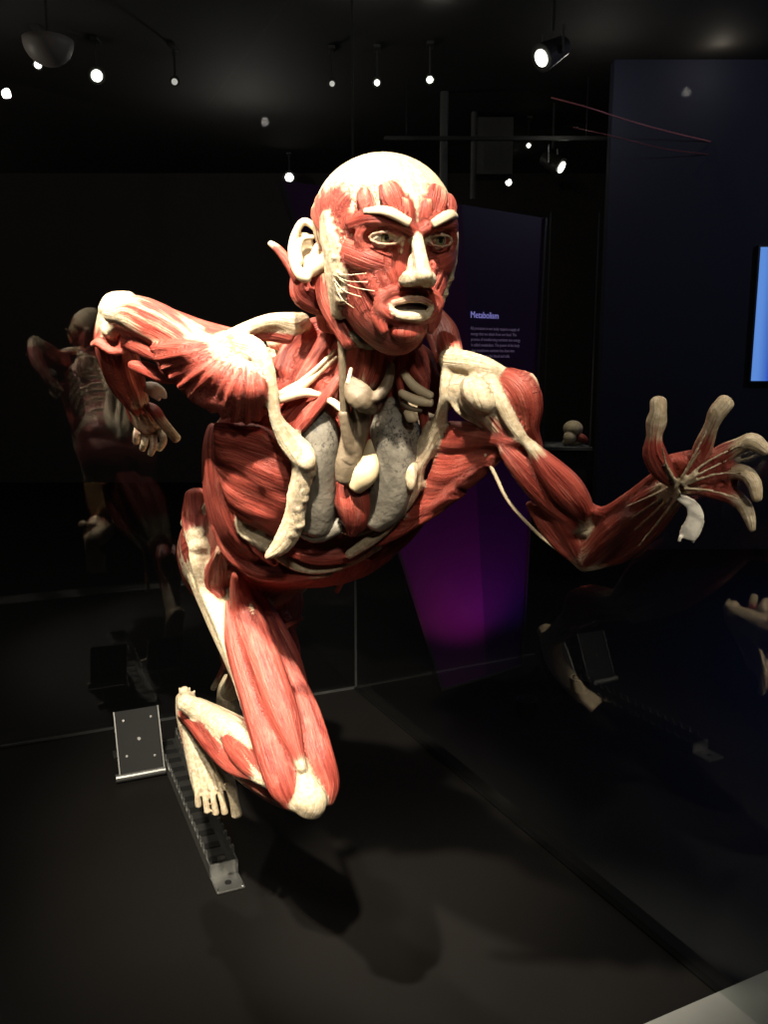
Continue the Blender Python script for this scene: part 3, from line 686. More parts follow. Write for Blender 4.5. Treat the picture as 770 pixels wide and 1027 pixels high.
# ---- left arm overlays
px_tube(body, [(524, 440, 0.985, 5, 5, 1.0), (536, 452, 0.985, 8, 7, 0.6), (550, 470, 0.99, 14, 11, 0.0), (568, 490, 1.0, 17, 13, 0.0), (582, 508, 1.015, 13, 11, 0.0), (588, 524, 1.03, 6, 6, 0.9), (593, 545, 1.045, 4, 4, 1.0), (596, 562, 1.05, 4, 4, 0.9)])
px_tube(body, [(504, 448, 1.0, 6, 6, 0.5), (516, 462, 1.0, 11, 9, 0.1), (536, 484, 1.01, 14, 11, 0.0), (556, 505, 1.025, 13, 10, 0.0), (574, 522, 1.035, 8, 7, 0.1), (584, 536, 1.045, 4, 4, 0.8)])
px_tube(body, [(530, 505, 1.05, 4, 5, 0.1), (548, 528, 1.055, 9, 8, 0.0), (562, 545, 1.06, 9, 8, 0.05), (576, 560, 1.065, 6, 6, 0.5), (586, 570, 1.065, 5, 5, 0.9)])
px_tube(body, [(570, 528, 1.04, 3, 4, 0.8), (582, 532, 1.035, 6, 5, 0.9), (594, 530, 1.03, 7, 5, 0.9), (604, 538, 1.02, 4, 4, 0.3)])
# left forearm strands
for path in [[(588, 506, 1.03, 4, 4, 0.1), (606, 514, 1.0, 7, 6, 0.0), (630, 500, 0.94, 7, 6, 0.0), (658, 476, 0.87, 5, 5, 0.2)],
             [(600, 520, 1.02, 6, 6, 0.0), (622, 516, 0.975, 8, 7, 0.0), (646, 498, 0.90, 6, 6, 0.1), (670, 482, 0.84, 3, 3, 0.9)],
             [(600, 540, 1.03, 7, 7, 0.1), (622, 530, 0.98, 9, 7, 0.0), (648, 508, 0.905, 6, 6, 0.15), (674, 486, 0.838, 3, 3, 0.9)],
             [(598, 556, 1.05, 7, 7, 0.3), (624, 544, 1.0, 9, 8, 0.0), (652, 520, 0.92, 7, 6, 0.1), (678, 492, 0.842, 3, 3, 0.9)],
             [(600, 566, 1.06, 5, 6, 0.6), (628, 556, 1.01, 7, 7, 0.1), (658, 532, 0.93, 6, 6, 0.1), (682, 502, 0.85, 4, 4, 0.5)],
             [(588, 568, 1.06, 6, 6, 0.9), (602, 566, 1.05, 5, 6, 0.7), (616, 560, 1.03, 4, 4, 0.3)]]:
    px_tube(body, path)
# ---- left hand, open towards the camera
def finger(path): px_tube(fine, path, m=16)
ppatch(fine, [[(660, 458, 0.808), (674, 468, 0.814), (682, 488, 0.828)], [(690, 452, 0.808), (700, 466, 0.815), (704, 484, 0.822)], [(722, 452, 0.802), (726, 466, 0.808), (726, 482, 0.815)], [(738, 462, 0.80), (740, 478, 0.803), (738, 496, 0.812)]], 0.011, 0.12, stri=(0.001, 6))
px_tube(fine, [(668, 492, 0.86, 9, 9, 0.6), (688, 482, 0.83, 16, 10, 0.5), (706, 474, 0.818, 21, 8, 0.25), (718, 470, 0.815, 19, 7, 0.25)], m=24)
finger([(676, 486, 0.825, 5, 6, 0.5), (664, 472, 0.81, 11, 9, 0.08), (656, 454, 0.80, 12, 10, 0.1), (656, 438, 0.795, 8, 9, 0.5), (658, 424, 0.79, 10.5, 9.5, 0.55), (660, 413, 0.785, 8.5, 8.5, 0.85), (660, 403, 0.785, 8.5, 8.5, 1.0)])
finger([(690, 478, 0.815, 5, 5, 0.5), (704, 450, 0.80, 9.5, 7, 0.35), (713, 428, 0.785, 7.2, 7.5, 0.6), (719, 414, 0.775, 9.0, 8, 0.7), (728, 403, 0.77, 9.0, 8.5, 1.0)])
finger([(694, 476, 0.815, 5, 5, 0.6), (722, 457, 0.80, 10, 7, 0.3), (742, 446, 0.785, 7.6, 7.5, 0.6), (755, 443, 0.775, 9.2, 8, 0.8), (768, 452, 0.77, 6, 7, 1.0)])
finger([(700, 484, 0.82, 5, 5, 0.5), (728, 474, 0.805, 8, 7, 0.4), (746, 474, 0.79, 8, 7, 0.65), (756, 485, 0.78, 7.5, 7, 0.9), (759, 500, 0.778, 5.5, 6, 1.0)])
finger([(698, 490, 0.825, 6, 6, 0.3), (728, 495, 0.812, 9, 7, 0.35), (744, 505, 0.80, 8, 7, 0.6), (751, 518, 0.79, 6.5, 6, 0.9), (754, 531, 0.79, 3.8, 4, 1.0)])
for (x0, y0, x1, y1, x2, y2) in [(678, 484, 668, 466, 664, 448), (682, 482, 694, 460, 709, 432), (684, 484, 708, 464, 742, 446), (686, 486, 716, 476, 744, 474), (686, 490, 712, 492, 740, 500), (676, 490, 690, 470, 702, 452), (684, 486, 704, 474, 728, 462)]:
    px_tube(fine, [(x0, y0, 0.808, 2.0, 2, 0.9), (x1, y1, 0.7915, 1.6, 2, 0.9), (x2, y2, 0.776, 1.2, 1.5, 0.9)], m=10)
for (x0, y0, x1, y1) in [(676, 486, 628, 508), (678, 488, 632, 520), (680, 490, 636, 532), (674, 484, 638, 490), (682, 494, 640, 548), (676, 482, 646, 482)]:
    px_tube(fine, [(x0, y0, 0.818, 1.8, 2, 1.0), ((x0+x1)/2, (y0+y1)/2+1, 0.868, 1.6, 1.8, 0.95), (x1, y1, 0.925, 1.2, 1.2, 0.6)], m=8)

# ---- throat, neck and upper chest
for path in [[(320, 330, 1.12, 14, 14, 0.0), (300, 352, 1.14, 18, 14, 0.0), (290, 376, 1.13, 18, 12, 0.0)],            # trapezius, image left
             [(340, 312, 1.10, 8, 10, 0.1), (325, 345, 1.10, 9, 10, 0.0), (300, 384, 1.10, 7, 8, 0.1)],
             [(330, 395, 1.09, 5, 5, 0.1), (312, 410, 1.09, 6, 6, 0.0), (296, 428, 1.09, 5, 5, 0.2)],
             [(346, 372, 1.075, 6, 6, 0.0), (328, 396, 1.075, 6, 6, 0.0), (306, 424, 1.085, 6, 6, 0.1), (294, 436, 1.09, 4, 4, 0.5)],
             [(376, 350, 1.05, 12, 12, 0.05), (374, 366, 1.05, 13, 12, 0.15), (368, 384, 1.06, 10, 10, 0.5)],
             [(400, 350, 1.06, 6, 8, 0.0), (401, 380, 1.06, 5, 7, 0.0), (406, 412, 1.075, 4, 5, 0.2)],
             [(412, 356, 1.07, 8, 8, 0.1), (416, 368, 1.07, 10, 9, 0.1), (424, 380, 1.06, 7, 7, 0.2)],
             [(426, 380, 1.06, 6, 6, 0.05), (424, 410, 1.07, 6, 6, 0.0), (428, 436, 1.09, 5, 5, 0.2)]]:
    px_tube(body, path)
ell(body, P(316, 362, 1.15), [nrm(P(340, 320, 1.1)-P(290, 390, 1.15)), (1, 0, 0), (0, 1, 0)], (0.06, 0.045, 0.04), 0.0)
ell(body, P(424, 378, 1.13), [nrm(P(410, 330, 1.1)-P(440, 400, 1.12)), (1, 0, 0), (0, 1, 0)], (0.055, 0.035, 0.04), 0.0)
# collar bones
px_tube(body, [(222, 342, 1.06, 7, 7, 1.0), (246, 330, 1.055, 7, 7, 1.0), (272, 322, 1.07, 8, 8, 1.0), (294, 325, 1.09, 12, 10, 1.0), (304, 322, 1.10, 9, 9, 1.0)])
px_tube(body, [(252, 336, 1.075, 6, 6, 0.2), (272, 334, 1.08, 9, 7, 0.2), (290, 338, 1.09, 8, 7, 0.3)])
# cream strap from the right shoulder down to the chest border
px_tube(body, [(236, 342, 1.055, 8, 5, 1.0), (254, 348, 1.045, 11, 5, 1.0), (267, 366, 1.045, 8, 5, 1.0), (273, 394, 1.052, 6.5, 4, 1.0), (276, 418, 1.062, 7, 4, 0.95), (288, 440, 1.076, 12, 5, 0.9), (303, 459, 1.086, 14, 6, 0.85), (303, 476, 1.098, 12, 5, 0.85), (298, 496, 1.112, 11, 5, 0.8), (296, 514, 1.127, 11, 5, 0.8), (291, 532, 1.14, 12, 5, 0.8), (281, 548, 1.155, 10, 5, 0.7), (268, 558, 1.17, 4, 4, 0.5)], wob=0.09)
for k in range(9):
    t = k/8.0; u, v = 311-16*t+3*math.sin(k*2.1), 464+70*t
    ell(body, P(u, v, 1.088+0.05*t), [(0, 0, 1), (1, 0, 0), (0, 1, 0)], (0.009, 0.008+0.002*math.sin(k*3), 0.007), 0.95, 8, 10)
ell(body, P(308, 462, 1.082), [(0, 0, 1), (1, 0, 0), (0, 1, 0)], (0.014, 0.012, 0.009), 1.0, 10, 12)
bodyX = remesh(body, 0.0030, 3, 0.5)
fineX = remesh(fine, 0.0018, 2, 0.4)

# ---- head, in its own frame: x to the image right, y out of the face, z up
HO = P(387, 248, 1.0); yaw = math.radians(22); rv = nrm(ray(387, 248))
h_up0 = nrm(CU-rv*(CU@rv)); h_x0 = nrm(np.cross(rv, h_up0))
h_y = -rv*math.cos(yaw)+h_x0*math.sin(yaw)
h_y = nrm(h_y-0.02*h_up0)
roll = math.radians(-2.0)
h_z = nrm(h_up0-h_y*(h_up0@h_y)); h_x = np.cross(h_y, h_z)
if h_x@h_x0 < 0: h_x = -h_x
h_x, h_z = h_x*math.cos(roll)+h_z*math.sin(roll), h_z*math.cos(roll)-h_x*math.sin(roll)
HA = np.array([h_x, h_y, h_z])
HSC = np.array([1.0, 1.0, 0.91])
def H(p): return HO+(np.asarray(p, float)*HSC)@HA
def ht(pts, A, B=None, fas=0.0, G=head, **kw):
    out = np.array([nrm(np.asarray(p)-(0, -0.01, 0.0)) for p in pts])
    T = np.gradient(np.array(pts, float), axis=0)
    side = np.cross(T, out)
    tube(G, [H(p) for p in pts], A, B, fas, side=np.array([s@HA for s in side]), **kw)
def he(c, r, fas=0.0, G=head, fn=None, rot=None, nu=20, nv=24):
    ell(G, H(c), [HA[2], HA[0], HA[1]], (r[2]*0.91, r[0], r[1]), fas, fn=fn, nu=nu, nv=nv)
he((0, -0.014, 0.030), (0.0800, 0.1000, 0.0840), fn=lambda x, l: 1.0, nu=30, nv=36)
SL = [(-0.114, 0.016, 0.080, 0.050), (-0.104, 0.032, 0.086, 0.020), (-0.088, 0.047, 0.085, -0.005), (-0.068, 0.056, 0.083, -0.03), (-0.045, 0.063, 0.082, -0.05), (-0.020, 0.068, 0.081, -0.07),
      (0.000, 0.070, 0.077, -0.09), (0.015, 0.071, 0.078, -0.10), (0.030, 0.072, 0.082, -0.10), (0.042, 0.066, 0.072, -0.09)]
tube(head, [H((0, (q[2]+q[3])/2, q[0])) for q in SL], [q[1] for q in SL], [(q[2]-q[3])/2 for q in SL], [0.1, 0, 0, 0, 0, 0, 0, 0, 0.0, 0.3], side=HA[0], m=64, n=50, flat=2.25, cap=0.15)
he((0, 0.073, -0.098), (0.020, 0.014, 0.013), 0.1)
for s in (-1, 1):
    ht([(s*0.073, 0.010, 0.000), (s*0.062, 0.042, -0.008), (s*0.046, 0.063, -0.016), (s*0.026, 0.073, -0.022)], [0.011, 0.014, 0.014, 0.010], [0.005, 0.008, 0.009, 0.006], 0.0)
    ht([(s*0.062, 0.048, 0.026), (s*0.046, 0.072, 0.034), (s*0.022, 0.083, 0.031), (s*0.006, 0.084, 0.022)], [0.009, 0.010, 0.010, 0.008], [0.006, 0.007, 0.008, 0.007], 0.0)
    ring = [(s*(0.032+0.025*math.cos(q)), 0.071-0.010*max(0, math.cos(q))+0.003*math.sin(q), 0.010+0.019*math.sin(q)) for q in np.linspace(0, 2*math.pi, 14)]
    ht(ring, 0.006, 0.0045, 0.05)
    for up in (1, -1):
        lid = [(s*(0.032+0.0170*math.cos(q)), 0.0760-0.004*math.cos(q)+0.0045*math.sin(q), 0.011+(0.0062 if up > 0 else -0.0074)*math.sin(q)) for q in np.linspace(0.0, math.pi, 7)]
        ht(lid, 0.0018, 0.0024, 0.55)
    ht([(s*0.022, 0.081, 0.044), (s*0.027, 0.077, 0.058), (s*0.031, 0.070, 0.071)], [0.010, 0.014, 0.010], [0.003, 0.004, 0.003], [0.1, 0.26, 0.40], flat=2.6)
    ht([(s*0.050, 0.066, 0.042), (s*0.052, 0.060, 0.055), (s*0.050, 0.056, 0.064)], [0.008, 0.009, 0.006], [0.003, 0.004, 0.003], [0.1, 0.25, 0.4], flat=2.6)
    ht([(s*0.008, 0.084, 0.020), (s*0.010, 0.086, 0.040), (s*0.012, 0.083, 0.054)], [0.006, 0.007, 0.005], [0.004, 0.004, 0.003], [0.0, 0.1, 0.4])
    for k, (ey, ez) in enumerate([(0.050, 0.044), (0.040, 0.058), (0.020, 0.067), (-0.004, 0.066), (-0.028, 0.060), (-0.050, 0.048)]):
        mx = 0.079*math.sqrt(max(0.05, 1-((ey+0.014)/0.1)**2-((ez-0.03)/0.084)**2))
        m2y, m2z = ey*0.55+0.010, ez*0.5+0.012
        mx2 = 0.079*math.sqrt(max(0.05, 1-((m2y+0.014)/0.1)**2-((m2z-0.03)/0.084)**2))
        ht([(s*0.071, 0.026, 0.0), (s*(mx2-0.002), m2y, m2z), (s*mx, ey, ez)], [0.006, 0.012, 0.010], [0.004, 0.0045, 0.0025], [0.0, 0.05, 0.5], flat=2.4)
    ht([(s*0.064, 0.034, -0.020), (s*0.061, 0.024, -0.050), (s*0.054, 0.012, -0.080)], [0.010, 0.015, 0.010], [0.005, 0.006, 0.004], 0.0)
    for k, (x0, z0, x1, z1) in enumerate([(0.056, -0.012, 0.031, -0.060), (0.061, -0.018, 0.034, -0.064), (0.046, -0.014, 0.025, -0.052), (0.030, -0.014, 0.018, -0.046)]):
        fy = lambda x, z: -0.0025+0.083*(max(0.02, 1-(abs(x)/0.067)**2.25))**(1/2.25)
        ht([(s*x0, fy(x0, z0), z0), (s*(x0*0.5+x1*0.5), fy((x0+x1)/2, 0)+0.002, (z0+z1)/2), (s*x1, fy(x1, z1), z1)], [0.004, 0.0050, 0.004], [0.003, 0.0034, 0.003], [0.12, 0.0, 0.0])
    ht([(s*0.033, 0.074, -0.062), (s*0.036, 0.071, -0.080), (s*0.028, 0.074, -0.098)], [0.006, 0.009, 0.006], [0.004, 0.005, 0.004], 0.0)
    he((s*0.0130, 0.094, -0.036), (0.0085, 0.011, 0.0080), 0.95, nu=10, nv=12)
# ring muscle round the mouth
ht([(0.036*math.cos(q), 0.076+0.006*(1-abs(math.cos(q))), -0.067+0.019*math.sin(q)) for q in np.linspace(0, 2*math.pi, 18)], 0.008, 0.0042, 0.0)
# nose
ht([(0, 0.083, 0.022), (0, 0.091, 0.004), (0, 0.103, -0.018), (0, 0.110, -0.031)], [0.006, 0.0075, 0.0085, 0.0105], [0.005, 0.007, 0.009, 0.0095], [0.4, 0.95, 1.0, 1.0])
ht([(-0.013, 0.096, -0.034), (0, 0.105, -0.031), (0.013, 0.096, -0.034)], 0.009, 0.009, 1.0)
ht([(0, 0.088, -0.010), (0, 0.093, -0.026), (0, 0.088, -0.038)], [0.009, 0.013, 0.010], [0.007, 0.010, 0.007], [0.6, 0.9, 0.2])
# lips
ht([(-0.028, 0.077, -0.0655), (-0.015, 0.0855, -0.0605), (-0.006, 0.0895, -0.0575), (0, 0.0885, -0.0585), (0.006, 0.0895, -0.0575), (0.015, 0.0855, -0.0605), (0.028, 0.077, -0.0655)], [0.003, 0.0038, 0.0044, 0.004, 0.0044, 0.0038, 0.003], [0.003, 0.004, 0.0045, 0.004, 0.0045, 0.004, 0.003], 0.52)
ht([(-0.028, 0.077, -0.067), (-0.017, 0.085, -0.0765), (0, 0.0885, -0.0785), (0.017, 0.085, -0.0765), (0.028, 0.077, -0.067)], [0.003, 0.0052, 0.0060, 0.0052, 0.003], [0.003, 0.005, 0.006, 0.005, 0.003], 0.8)
# cream gland and fascia in front of the ear
for s in (-1, 1):
    ht([(s*0.077, 0.012, 0.036), (s*0.075, 0.022, 0.012), (s*0.069, 0.028, -0.020), (s*0.064, 0.020, -0.048), (s*0.057, 0.002, -0.084)], [0.012, 0.018, 0.019, 0.015, 0.009], [0.005, 0.007, 0.008, 0.009, 0.008], [0.55, 0.66, 0.66, 0.8, 1.0], wob=0.10)
    for q in range(7): he((s*(0.074-0.002*q), 0.024-0.002*(q % 3)+0.008*(q % 2), -0.004-0.010*q), (0.006, 0.010, 0.006), 0.9, nu=8, nv=10)
# back of the skull muscles and the neck
for s in (-1, 1):
    ht([(s*0.03, -0.10, -0.01), (s*0.032, -0.09, -0.05), (s*0.03, -0.07, -0.10)], [0.018, 0.022, 0.024], None, [0.5, 0.0, 0.0])
    ht([(s*0.066, -0.03, -0.03), (s*0.06, -0.025, -0.07), (s*0.04, 0.0, -0.12)], [0.010, 0.014, 0.012], None, [0.6, 0.0, 0.0])
tube(head, [H((0, -0.035, -0.03)), P(380, 330, 1.07), P(370, 365, 1.10)], [0.058, 0.046, 0.042], None, 0.05, side=sh_dir)
headX = remesh(head, 0.0017, 4, 0.5)

# ---- one continuous body mesh
V=[];F=[];fa=[];uv=[];n=0
for X, F2, f2, u2 in (bodyX, fineX, headX):
    V.append(X); F += [tuple(i+n for i in f) for f in F2] if n else F2; n += len(X); fa.append(f2); uv.append(u2)
fig = empty('anatomical_figure', FIG0)
tag(fig, 'flayed anatomical human figure with red muscles lunging out of a starting block, chest opened', 'figure')
me = mesh_from('body', np.concatenate(V)-FIG0, F, {'fas': ('FLOAT', np.concatenate(fa)), 'uvm': ('FLOAT_VECTOR', np.concatenate(uv))})
put('body', me, M_TIS, fig)
def fpart(name, build, mat, label=None, voxel=None, parent=None):
    G = Geo(); build(G)
    if voxel:
        X, F2, f2, u2 = remesh(G, voxel, 2, 0.4)
        me = mesh_from(name, X-FIG0, F2, {'fas': ('FLOAT', f2), 'uvm': ('FLOAT_VECTOR', u2)})
        o = put(name, me, mat, parent or fig)
    else: o = geo_obj(name, G, mat, parent or fig, FIG0)
    if label: o['label'] = label
    return o

# ---- head parts
for s in (-1, 1):
    c = (s*0.032, 0.0640, 0.011)
    g = nrm(np.array([0.10, 1.0, -0.02]))                 # gaze
    eye = fpart('eye', lambda G: he(c, (0.0128, 0.0128, 0.0128), G=G), M_EYE, 'glassy eye with olive iris')
    gx = nrm(np.cross(g, (0, 0, 1))); gz = np.cross(gx, g)
    def disc(r, d, G):
        ell(G, H(np.array(c)+g*d), [g@HA, gx@HA, gz@HA], (0.0016, r, r), 0, 8, 20)
    fpart('iris', lambda G: disc(0.0064, 0.0118, G), M_IRIS, parent=eye)
    fpart('pupil', lambda G: disc(0.0030, 0.0128, G), M_PUPIL, parent=eye)
    fpart('eyebrow', lambda G: ht([(s*0.054, 0.070, 0.040), (s*0.036, 0.090, 0.040), (s*0.014, 0.097, 0.029)], [0.003, 0.0055, 0.0048], [0.002, 0.0032, 0.0028], 0.9, G=G, flat=2.8, wob=0.06), M_CREAM, 'raised strip of pale eyebrow skin')
fpart('mouth_shade', lambda G: he((0, 0.0745, -0.068), (0.022, 0.0095, 0.0075), G=G), M_MOUTH)
fpart('teeth', lambda G: ht([(-0.016, 0.078, -0.0725), (0, 0.0835, -0.0735), (0.016, 0.078, -0.0725)], 0.0024, 0.003, G=G), M_TEETH)
# ears: the near one folded out on its stalk
def ear(G, s):
    # rim, inner fold, lobe, bowl
    cx, cy, cz = (s*0.078, -0.036, 0.002)
    def e(a, b): return (cx+s*0.012+s*0.006*math.sin(2*a), cy-0.010+b*0.019*math.cos(a), cz+b*0.031*math.sin(a))
    ht([e(a, 1.0) for a in np.linspace(-1.3, 3.9, 14)], 0.0045, 0.0055, 1.0, G=G)
    ht([e(a, 0.55) for a in np.linspace(-0.6, 3.4, 10)], 0.004, 0.004, 1.0, G=G)
    he((cx+s*0.006, cy-0.010, cz), (0.004, 0.019, 0.030), 1.0, G=G)
    he((cx+s*0.006, cy+0.004, cz-0.032), (0.007, 0.009, 0.009), 1.0, G=G)
    ht([(s*0.076, cy+0.012, cz-0.004), (cx+s*0.004, cy+0.006, cz-0.002)], 0.011, 0.012, 1.0, G=G)
fpart('ear', lambda G: (px_tube(G, [(326, 252, 1.0, 4, 5, 1), (323, 238, 1.004, 3.5, 5, 1), (315, 228, 1.012, 3.5, 5, 1), (305, 222, 1.018, 4, 5, 1), (297, 232, 1.016, 4, 6, 1), (293, 248, 1.012, 4.5, 6, 1), (295, 264, 1.006, 5, 6, 1), (302, 276, 1.002, 6, 6, 1), (309, 279, 1.0, 5, 5, 1)]),
      px_tube(G, [(304, 236, 1.024, 8, 4, 1), (305, 252, 1.034, 13, 4, 1), (310, 268, 1.026, 12, 5, 1)]),
      px_tube(G, [(314, 238, 1.014, 2.5, 4, 1), (303, 240, 1.014, 2.8, 4, 1), (300, 252, 1.010, 3, 5, 1), (302, 264, 1.006, 3.2, 5, 1)]),
      px_tube(G, [(318, 246, 1.008, 3, 4, 1), (315, 256, 1.003, 4.5, 5, 1), (311, 265, 1.002, 5, 5, 1), (309, 274, 1.002, 6, 5, 1)]),
      px_tube(G, [(312, 272, 1.004, 7, 6, 1), (320, 266, 1.002, 8, 7, 1), (332, 258, 1.0, 8, 8, 1)])), M_CREAM, 'pale ear folded out from the head', 0.0015)
fpart('ear', lambda G: ear(G, 1), M_CREAM, None, 0.0017)
fpart('ear_muscle', lambda G: px_tube(G, [(271, 244, 1.03, 3, 3, 0.8), (280, 251, 1.03, 4.5, 4, 0.2), (290, 265, 1.03, 5, 5, 0.0), (298, 280, 1.03, 5, 5, 0.0)]), M_TIS, 'thin red strip of muscle sticking out behind the ear')
fpart('neck_muscle_flap', lambda G: (px_tube(G, [(300, 278, 1.04, 9, 9, 0.1), (303, 294, 1.04, 12, 10, 0.1), (316, 304, 1.045, 11, 10, 0.05), (330, 312, 1.05, 8, 9, 0.0)], wob=0.08),
      px_tube(G, [(324, 275, 1.05, 12, 14, 0.1), (328, 300, 1.06, 14, 14, 0.0), (330, 325, 1.08, 12, 12, 0.0)])), M_TIS, 'torn red muscle hanging below the ear', 0.002)
# face nerves fanning from the gland
for k, (x0, z0, x1, y1, z1) in enumerate([(-0.070, -0.030, -0.046, 0.066, -0.030), (-0.070, -0.034, -0.044, 0.066, -0.040), (-0.069, -0.040, -0.048, 0.058, -0.058), (-0.068, -0.044, -0.052, 0.046, -0.072), (-0.068, -0.036, -0.038, 0.072, -0.050)]):
    fpart('face_nerve', lambda G: ht([(x0-0.004, 0.030, z0), ((x0+x1)/2-0.009, 0.030*0.5+y1*0.5+0.006, (z0+z1)/2-0.003), (x1-0.004, y1+0.003, z1)], 0.0005, 0.0005, 1, G=G, m=8), M_CREAM)
# ---- neck parts
fpart('neck_cord', lambda G: px_tube(G, [(337, 296, 1.02, 6, 6, 1), (341, 322, 1.025, 5, 5, 1), (343, 352, 1.03, 4, 4.5, 1), (344, 385, 1.045, 4, 4.5, 1), (346, 412, 1.06, 5, 5, 1), (350, 432, 1.07, 5.5, 5, 1)]), M_VESSEL, 'long tan cord running down the neck')
fpart('jaw_gland', lambda G: px_tube(G, [(350, 334, 1.015, 6, 6, 1), (362, 340, 1.01, 8, 8, 1), (374, 345, 1.02, 6, 6, 1)], wob=0.12), M_VESSEL, 'lumpy tan gland under the jaw')
fpart('larynx', lambda G: (px_tube(G, [(352, 384, 1.045, 8, 8, 1), (358, 394, 1.035, 13, 10, 1), (364, 402, 1.035, 12, 10, 1), (372, 410, 1.05, 7, 7, 1)], wob=0.1),
      px_tube(G, [(362, 398, 1.035, 5, 5, 1), (378, 398, 1.035, 6, 6, 1), (388, 386, 1.04, 6, 6, 1), (392, 366, 1.045, 4, 5, 1)], wob=0.1)), M_VESSEL, 'knobbly tan larynx at the throat', 0.002)
fpart('windpipe', lambda G: (px_tube(G, [(362, 405, 1.06, 10, 9, 1), (362, 425, 1.075, 9, 9, 1), (356, 448, 1.085, 10, 9, 1), (350, 462, 1.09, 12, 9, 1)]),
      px_tube(G, [(345, 415, 1.06, 6, 6, 1), (348, 436, 1.07, 6, 6, 1), (352, 452, 1.08, 6, 6, 1)])), M_VESSEL, 'tan windpipe and vessels between the lungs', 0.002)
fpart('aorta', lambda G: px_tube(G, [(351, 428, 1.085, 7, 7, 1), (350, 448, 1.088, 10, 8, 1), (349, 466, 1.092, 13, 9, 1), (346, 480, 1.10, 10, 9, 1)], wob=0.05), M_VESSEL, 'tan vessel trunk above the heart')
for path in [[(343, 356, 1.04, 2, 2, 1), (347, 340, 1.03, 2.2, 2, 1), (346, 326, 1.025, 2, 2, 1)], [(352, 370, 1.035, 2, 2, 1), (349, 384, 1.035, 2.4, 2, 1)],
             [(281, 395, 1.095, 3.5, 3.5, 1), (302, 388, 1.09, 4, 4, 1), (322, 372, 1.085, 3, 3, 1), (338, 358, 1.07, 2, 2, 1)],
             [(281, 401, 1.09, 4, 4, 1), (304, 394, 1.085, 5, 4, 1), (320, 396, 1.08, 3, 3, 1)], [(284, 392, 1.10, 2.5, 2.5, 1), (306, 380, 1.09, 3, 3, 1), (336, 352, 1.07, 2, 2, 1)],
             [(404, 374, 1.05, 4, 4, 1), (416, 388, 1.045, 5, 4, 1), (432, 397, 1.04, 4, 4, 1)], [(402, 394, 1.05, 4, 4, 1), (416, 401, 1.045, 5, 4, 1), (432, 404, 1.045, 4.5, 4, 1)]]:
    fpart('nerve', lambda G: px_tube(G, path, m=10), M_CREAM)
fpart('vessel_stump', lambda G: px_tube(G, [(408, 414, 1.06, 4, 4, 1), (412, 418, 1.055, 6, 5, 1), (416, 420, 1.055, 4, 4, 1)], m=14), M_CREAM)
fpart('vein', lambda G: px_tube(G, [(404, 404, 1.06, 3, 3, 1), (330, 402, 1.075, 3, 3, 1)][0:1]+[(410, 409, 1.055, 3, 3, 1), (422, 412, 1.055, 2, 2, 1)], m=10), M_VESSEL)
fpart('vein', lambda G: px_tube(G, [(326, 400, 1.08, 3, 3, 1), (335, 404, 1.068, 4, 4, 1), (343, 412, 1.062, 3, 3, 1)], m=10), M_CREAM)
# ---- chest organs
fpart('lung', lambda G: px_tube(G, [(322, 408, 1.12, 14, 14, 1.0), (319, 424, 1.115, 22, 18, 1.0), (318, 446, 1.115, 22, 18, 0.7), (318, 476, 1.13, 20, 17, 0.1), (318, 505, 1.15, 19, 17, 0.0), (318, 526, 1.17, 19, 16, 0.0)], m=36), M_LUNG, 'grey right lung with black specks at the top')
fpart('lung_lobe', lambda G: px_tube(G, [(300, 532, 1.185, 6, 6, 0), (318, 535, 1.172, 10, 8, 0), (338, 527, 1.168, 9, 8, 0)], m=24), M_LUNG, 'grey lower edge of the right lung')
fpart('lung', lambda G: px_tube(G, [(390, 408, 1.10, 14, 13, 1.0), (395, 426, 1.095, 24, 17, 1.0), (397, 452, 1.10, 24, 17, 0.8), (394, 482, 1.115, 22, 16, 0.3), (387, 506, 1.135, 21, 15, 0.1), (377, 522, 1.15, 14, 13, 0.0)], m=36), M_LUNG, 'grey left lung curving round the heart')
fpart('heart', lambda G: px_tube(G, [(348, 484, 1.13, 12, 12, 0.1), (354, 500, 1.13, 19, 15, 0.0), (356, 520, 1.145, 15, 13, 0.0), (354, 532, 1.16, 7, 8, 0.1)]), M_TIS, 'dark red heart between the lungs')
fpart('heart_fat', lambda G: px_tube(G, [(373, 444, 1.10, 5, 6, 1), (371, 460, 1.095, 10, 8, 1), (366, 475, 1.09, 13, 10, 1), (358, 487, 1.10, 9, 9, 1)], m=24), M_FAT, 'smooth yellow fat on top of the heart')
# ---- loose bits
fpart('skin_flap', lambda G: (px_tube(G, [(145, 388, 1.33, 5, 2, 1), (154, 391, 1.325, 8, 2.5, 1), (162, 394, 1.325, 6, 2, 1), (166, 399, 1.325, 2, 1.5, 1)], wob=0.12), px_tube(G, [(154, 397, 1.328, 2.5, 1.5, 1), (160, 400, 1.328, 3, 2, 1)])), M_SKIN, 'small white flap of skin beside the right wrist', 0.0014)
fpart('skin_flap', lambda G: (px_tube(G, [(676, 497, 0.83, 3, 2, 1), (686, 501, 0.825, 5, 2.5, 1), (695, 508, 0.822, 6.5, 2.5, 1), (697, 520, 0.822, 9, 2.5, 1), (692, 532, 0.824, 10, 2.5, 1), (689, 540, 0.826, 8, 2, 1)], wob=0.10),
      px_tube(G, [(682, 538, 0.826, 2, 1.6, 1), (681, 543, 0.827, 1.8, 1.4, 1)]), px_tube(G, [(694, 538, 0.826, 2.4, 1.6, 1), (695, 544, 0.827, 1.8, 1.4, 1)])), M_SKIN, 'white flap of skin hanging from the left wrist', 0.0012)
